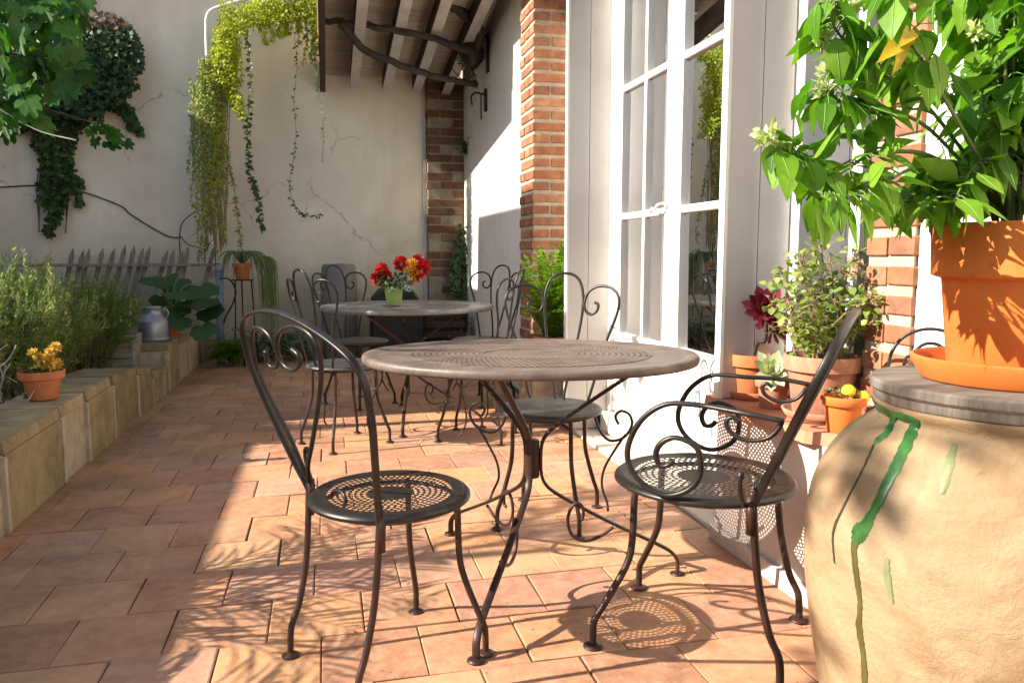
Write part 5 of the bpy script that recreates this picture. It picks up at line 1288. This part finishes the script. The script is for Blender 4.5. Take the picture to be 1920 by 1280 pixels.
for k in range(60):
    a = rnd.uniform(0, 6.28); r_ = rnd.uniform(.05, .15); e = Vector((r_*math.cos(a), -abs(r_*math.sin(a)), rnd.uniform(-.04, .12))); sm.tube([(0, 0, 0), e], .0015, 4)
    for q in range(5): m.leaf(e*(.4+.15*q), e+rv(.08), (0, -.3, 1), .04, .024, .2, .2, 'ovate', 3)
sm.build('stem', K['stem'], wf); m.build('foliage', K['ivyl'], wf)
wc = thing('wall_climber', 'dark climbing plant growing up the foot of the shadowed brick pier', 'climber', (1.41, 8.08, 0)); m = MB(); sm = MB()
wcP = [(848, 560), (846, 500), (856, 440), (868, 415), (880, 440), (890, 500), (895, 560), (895, 610), (845, 610)]
for k in range(800):
    px, py = samp(wcP); p = at(px, py, 8.1+rnd.uniform(-.1, .06))-wc.location; m.leaf(p, Vector((rnd.gauss(0, .7), -.3, rnd.gauss(-.7, .4))), (0, -1, .4), rnd.uniform(.04, .075), .026, .3, .2, 'lance', 3)
for k in range(8): sm.tube(spline([(rnd.uniform(-.08, .0), 0, 0), (rnd.uniform(-.1, .0), 0, .6), (rnd.uniform(-.05, .0), 0, 1.25)], 4), .005, 5)
sm.build('stem', K['bark'], wc); m.build('foliage', K['ivyl'], wc)
# wall lantern and bracket on the shaded stucco
lt = thing('wall_lantern', 'dark round lantern hung on the white wall below the canopy', 'lantern', (1.453, 6.92, 2.80))
m = MB(); m.lathe([(.001, -.12), (.05, -.115), (.10, -.07), (.12, 0), (.105, .06), (.06, .10), (.02, .12), (.018, .15), (.001, .155)], (-.15, 0, 0), 20); m.build('lantern_body', K['iron'], lt)
m = MB(); m.tube(spline([(0, 0, .12), (-.06, 0, .17), (-.15, 0, .15)], 5), .010, 7); m.box((-.012, -.05, -.16), (.0, .05, .18), bev=.004); m.build('bracket', K['iron'], lt)
hk = thing('iron_hook', 'small black iron hook on the white wall under the lantern', 'hook', (1.453, 7.0, 2.42))
m = MB(); m.box((-.02, -.03, -.1), (0, .03, .1), bev=.006); m.tube(spline([(-.02, 0, .05), (-.10, 0, .06), (-.14, 0, .02), (-.13, 0, -.05)], 5), .009, 7); m.tube([(-.05, 0, .05), (-.05, 0, -.17)], .007, 6); m.build('hook', K['iron'], hk)

# ---- trees beyond the frame on the left: they dapple the terrace
K['olive'] = M_leaf('olive_leaf', [(.07, .10, .05), (.11, .14, .07), (.09, .12, .06)], .2)
ol = thing('olive_tree', 'slender leaved olive tree over the left garden wall', 'tree', (-4.05, 2.55, -.01)); oo = ol.location.copy()
m = MB(); P = spline([(0, 0, 0), (.05, .05, .8), (-.05, -.05, 1.6), (-.1, -.1, 2.4), (-.15, -.2, 3.1)], 5); m.tube(P, [.08*(1-.75*i/(len(P)-1)) for i in range(len(P))], 9); m.build('trunk', K['bark'], ol)
lm = MB(); bm_ = MB()
def twigset(s0, e, nl, L0=.13):
    Q = spline([s0, s0.lerp(e, .5)+rv(.06), e], 7); bm_.tube(Q, [.009*(1-.7*i/(len(Q)-1)) for i in range(len(Q))], 5)
    for k in range(nl):
        i = rnd.randrange(len(Q)//3, len(Q)); tg = (Q[i]-Q[i-1]).normalized(); sub = Q[i]+(tg+rv(.7)).normalized()*rnd.uniform(.08, .2); bm_.tube([Q[i], sub], .0022, 3)
        for q in range(5):
            p = Q[i].lerp(sub, rnd.random()); lm.leaf(p, (sub-Q[i]).normalized()+rv(.45), rv(1), L0*rnd.uniform(.7, 1.3), .026, .1, .1, 'lance', 3)
for k in range(10):
    c_ = Vector((rnd.uniform(-.45, .25), rnd.uniform(-.2, .5), rnd.uniform(3.2, 3.6))); twigset(Vector((-.13, -.15, 2.6)), c_, 6)
for cx_, cy_, cz_ in ((-.2, -1.5, 3.5), (0, -1.75, 3.75), (-.3, -1.9, 3.3), (.1, -1.35, 3.3), (-.1, -1.6, 4.0)):
    c_ = Vector((cx_, cy_, cz_))
    for k in range(3):
        s0 = Vector((-.15, -.2, 3.05)).lerp(c_, .7); twigset(s0, c_+rv(.2), 7)
bm_.build('branch', K['bark'], ol); lm.build('crown', K['olive'], ol)

# ---- dry leaves and grit blown over the floor
fm = MB()
for k in range(130):
    x = rnd.uniform(-1.15, 1.35); y = rnd.uniform(1.6, 8.1)
    if k < 70: x = -1.17+abs(rnd.gauss(0, .10))
    fm.leaf((x, y, .004), (rnd.uniform(-1, 1), rnd.uniform(-1, 1), .08), (0, 0, 1), rnd.uniform(.010, .032), rnd.uniform(.006, .016), -.2, .3, 'ovate', 3)
for k in range(260):
    x = rnd.uniform(-1.17, 1.36); y = rnd.uniform(1.55, 6); fm.ball((x, y, .001), rnd.uniform(.001, .0028), 5, 4)
o = fm.build('leaf_litter', K['dry']); o['kind'] = 'stuff'

# feathery palm in the planter, just outside the left edge of the frame: its fronds streak the floor with shadow
K['palm'] = M_leaf('palm_leaflet', [(.05, .12, .03), (.09, .17, .04)], .25)
pm = thing('feathery_palm', 'small feathery palm growing in the left planter nearest the camera', 'palm', (-1.95, 2.35, .18)); po = pm.location.copy()
m = MB(); m.tube(spline([(0, 0, 0), (.02, 0, .2), (.03, .02, .42)], 4), [.035]*4+[.03]*4+[.026], 8); m.build('trunk', K['bark'], pm)
lm = MB(); sm = MB()
tips = [(-1.45, 3.15, 1.02), (-1.40, 2.85, .93), (-1.36, 2.62, .86), (-1.38, 2.40, .95), (-1.33, 2.15, .78), (-1.36, 1.98, .90), (-1.42, 1.78, .80), (-1.52, 2.98, 1.18), (-1.48, 2.5, 1.16), (-1.5, 2.2, 1.1), (-1.6, 1.7, 1.0), (-1.42, 2.72, 1.06), (-1.30, 2.32, .66), (-1.34, 2.95, .80), (-2.4, 2.8, 1.1), (-2.5, 2.2, 1.0), (-2.3, 1.7, 1.0), (-1.40, 1.9, .62)]
for tp in tips:
    e = Vector(tp)-po; s0 = Vector((.03, .02, .42)); md = s0.lerp(e, .55)+Vector((0, 0, .16)); Q = spline([s0, md, e], 10); sm.tube(Q, [.005*(1-.8*i/(len(Q)-1)) for i in range(len(Q))], 5)
    for i in range(4, len(Q)):
        tg = (Q[i]-Q[i-1]).normalized(); sd = tg.cross(Vector((0, 0, 1))).normalized()
        for s_ in (-1, 1):
            if rnd.random() < .12: continue
            L_ = .24*math.sin(math.pi*min(.25+.65*i/len(Q), 1))*rnd.uniform(.8, 1.15)
            lm.leaf(Q[i], tg*.9+sd*s_*rnd.uniform(.5, .9)+Vector((0, 0, rnd.uniform(-.3, .1))), (0, 0, 1), L_, .0135, .25, .1, 'lance', 4)
sm.build('frond_stem', K['stem'], pm); lm.build('crown', K['palm'], pm)
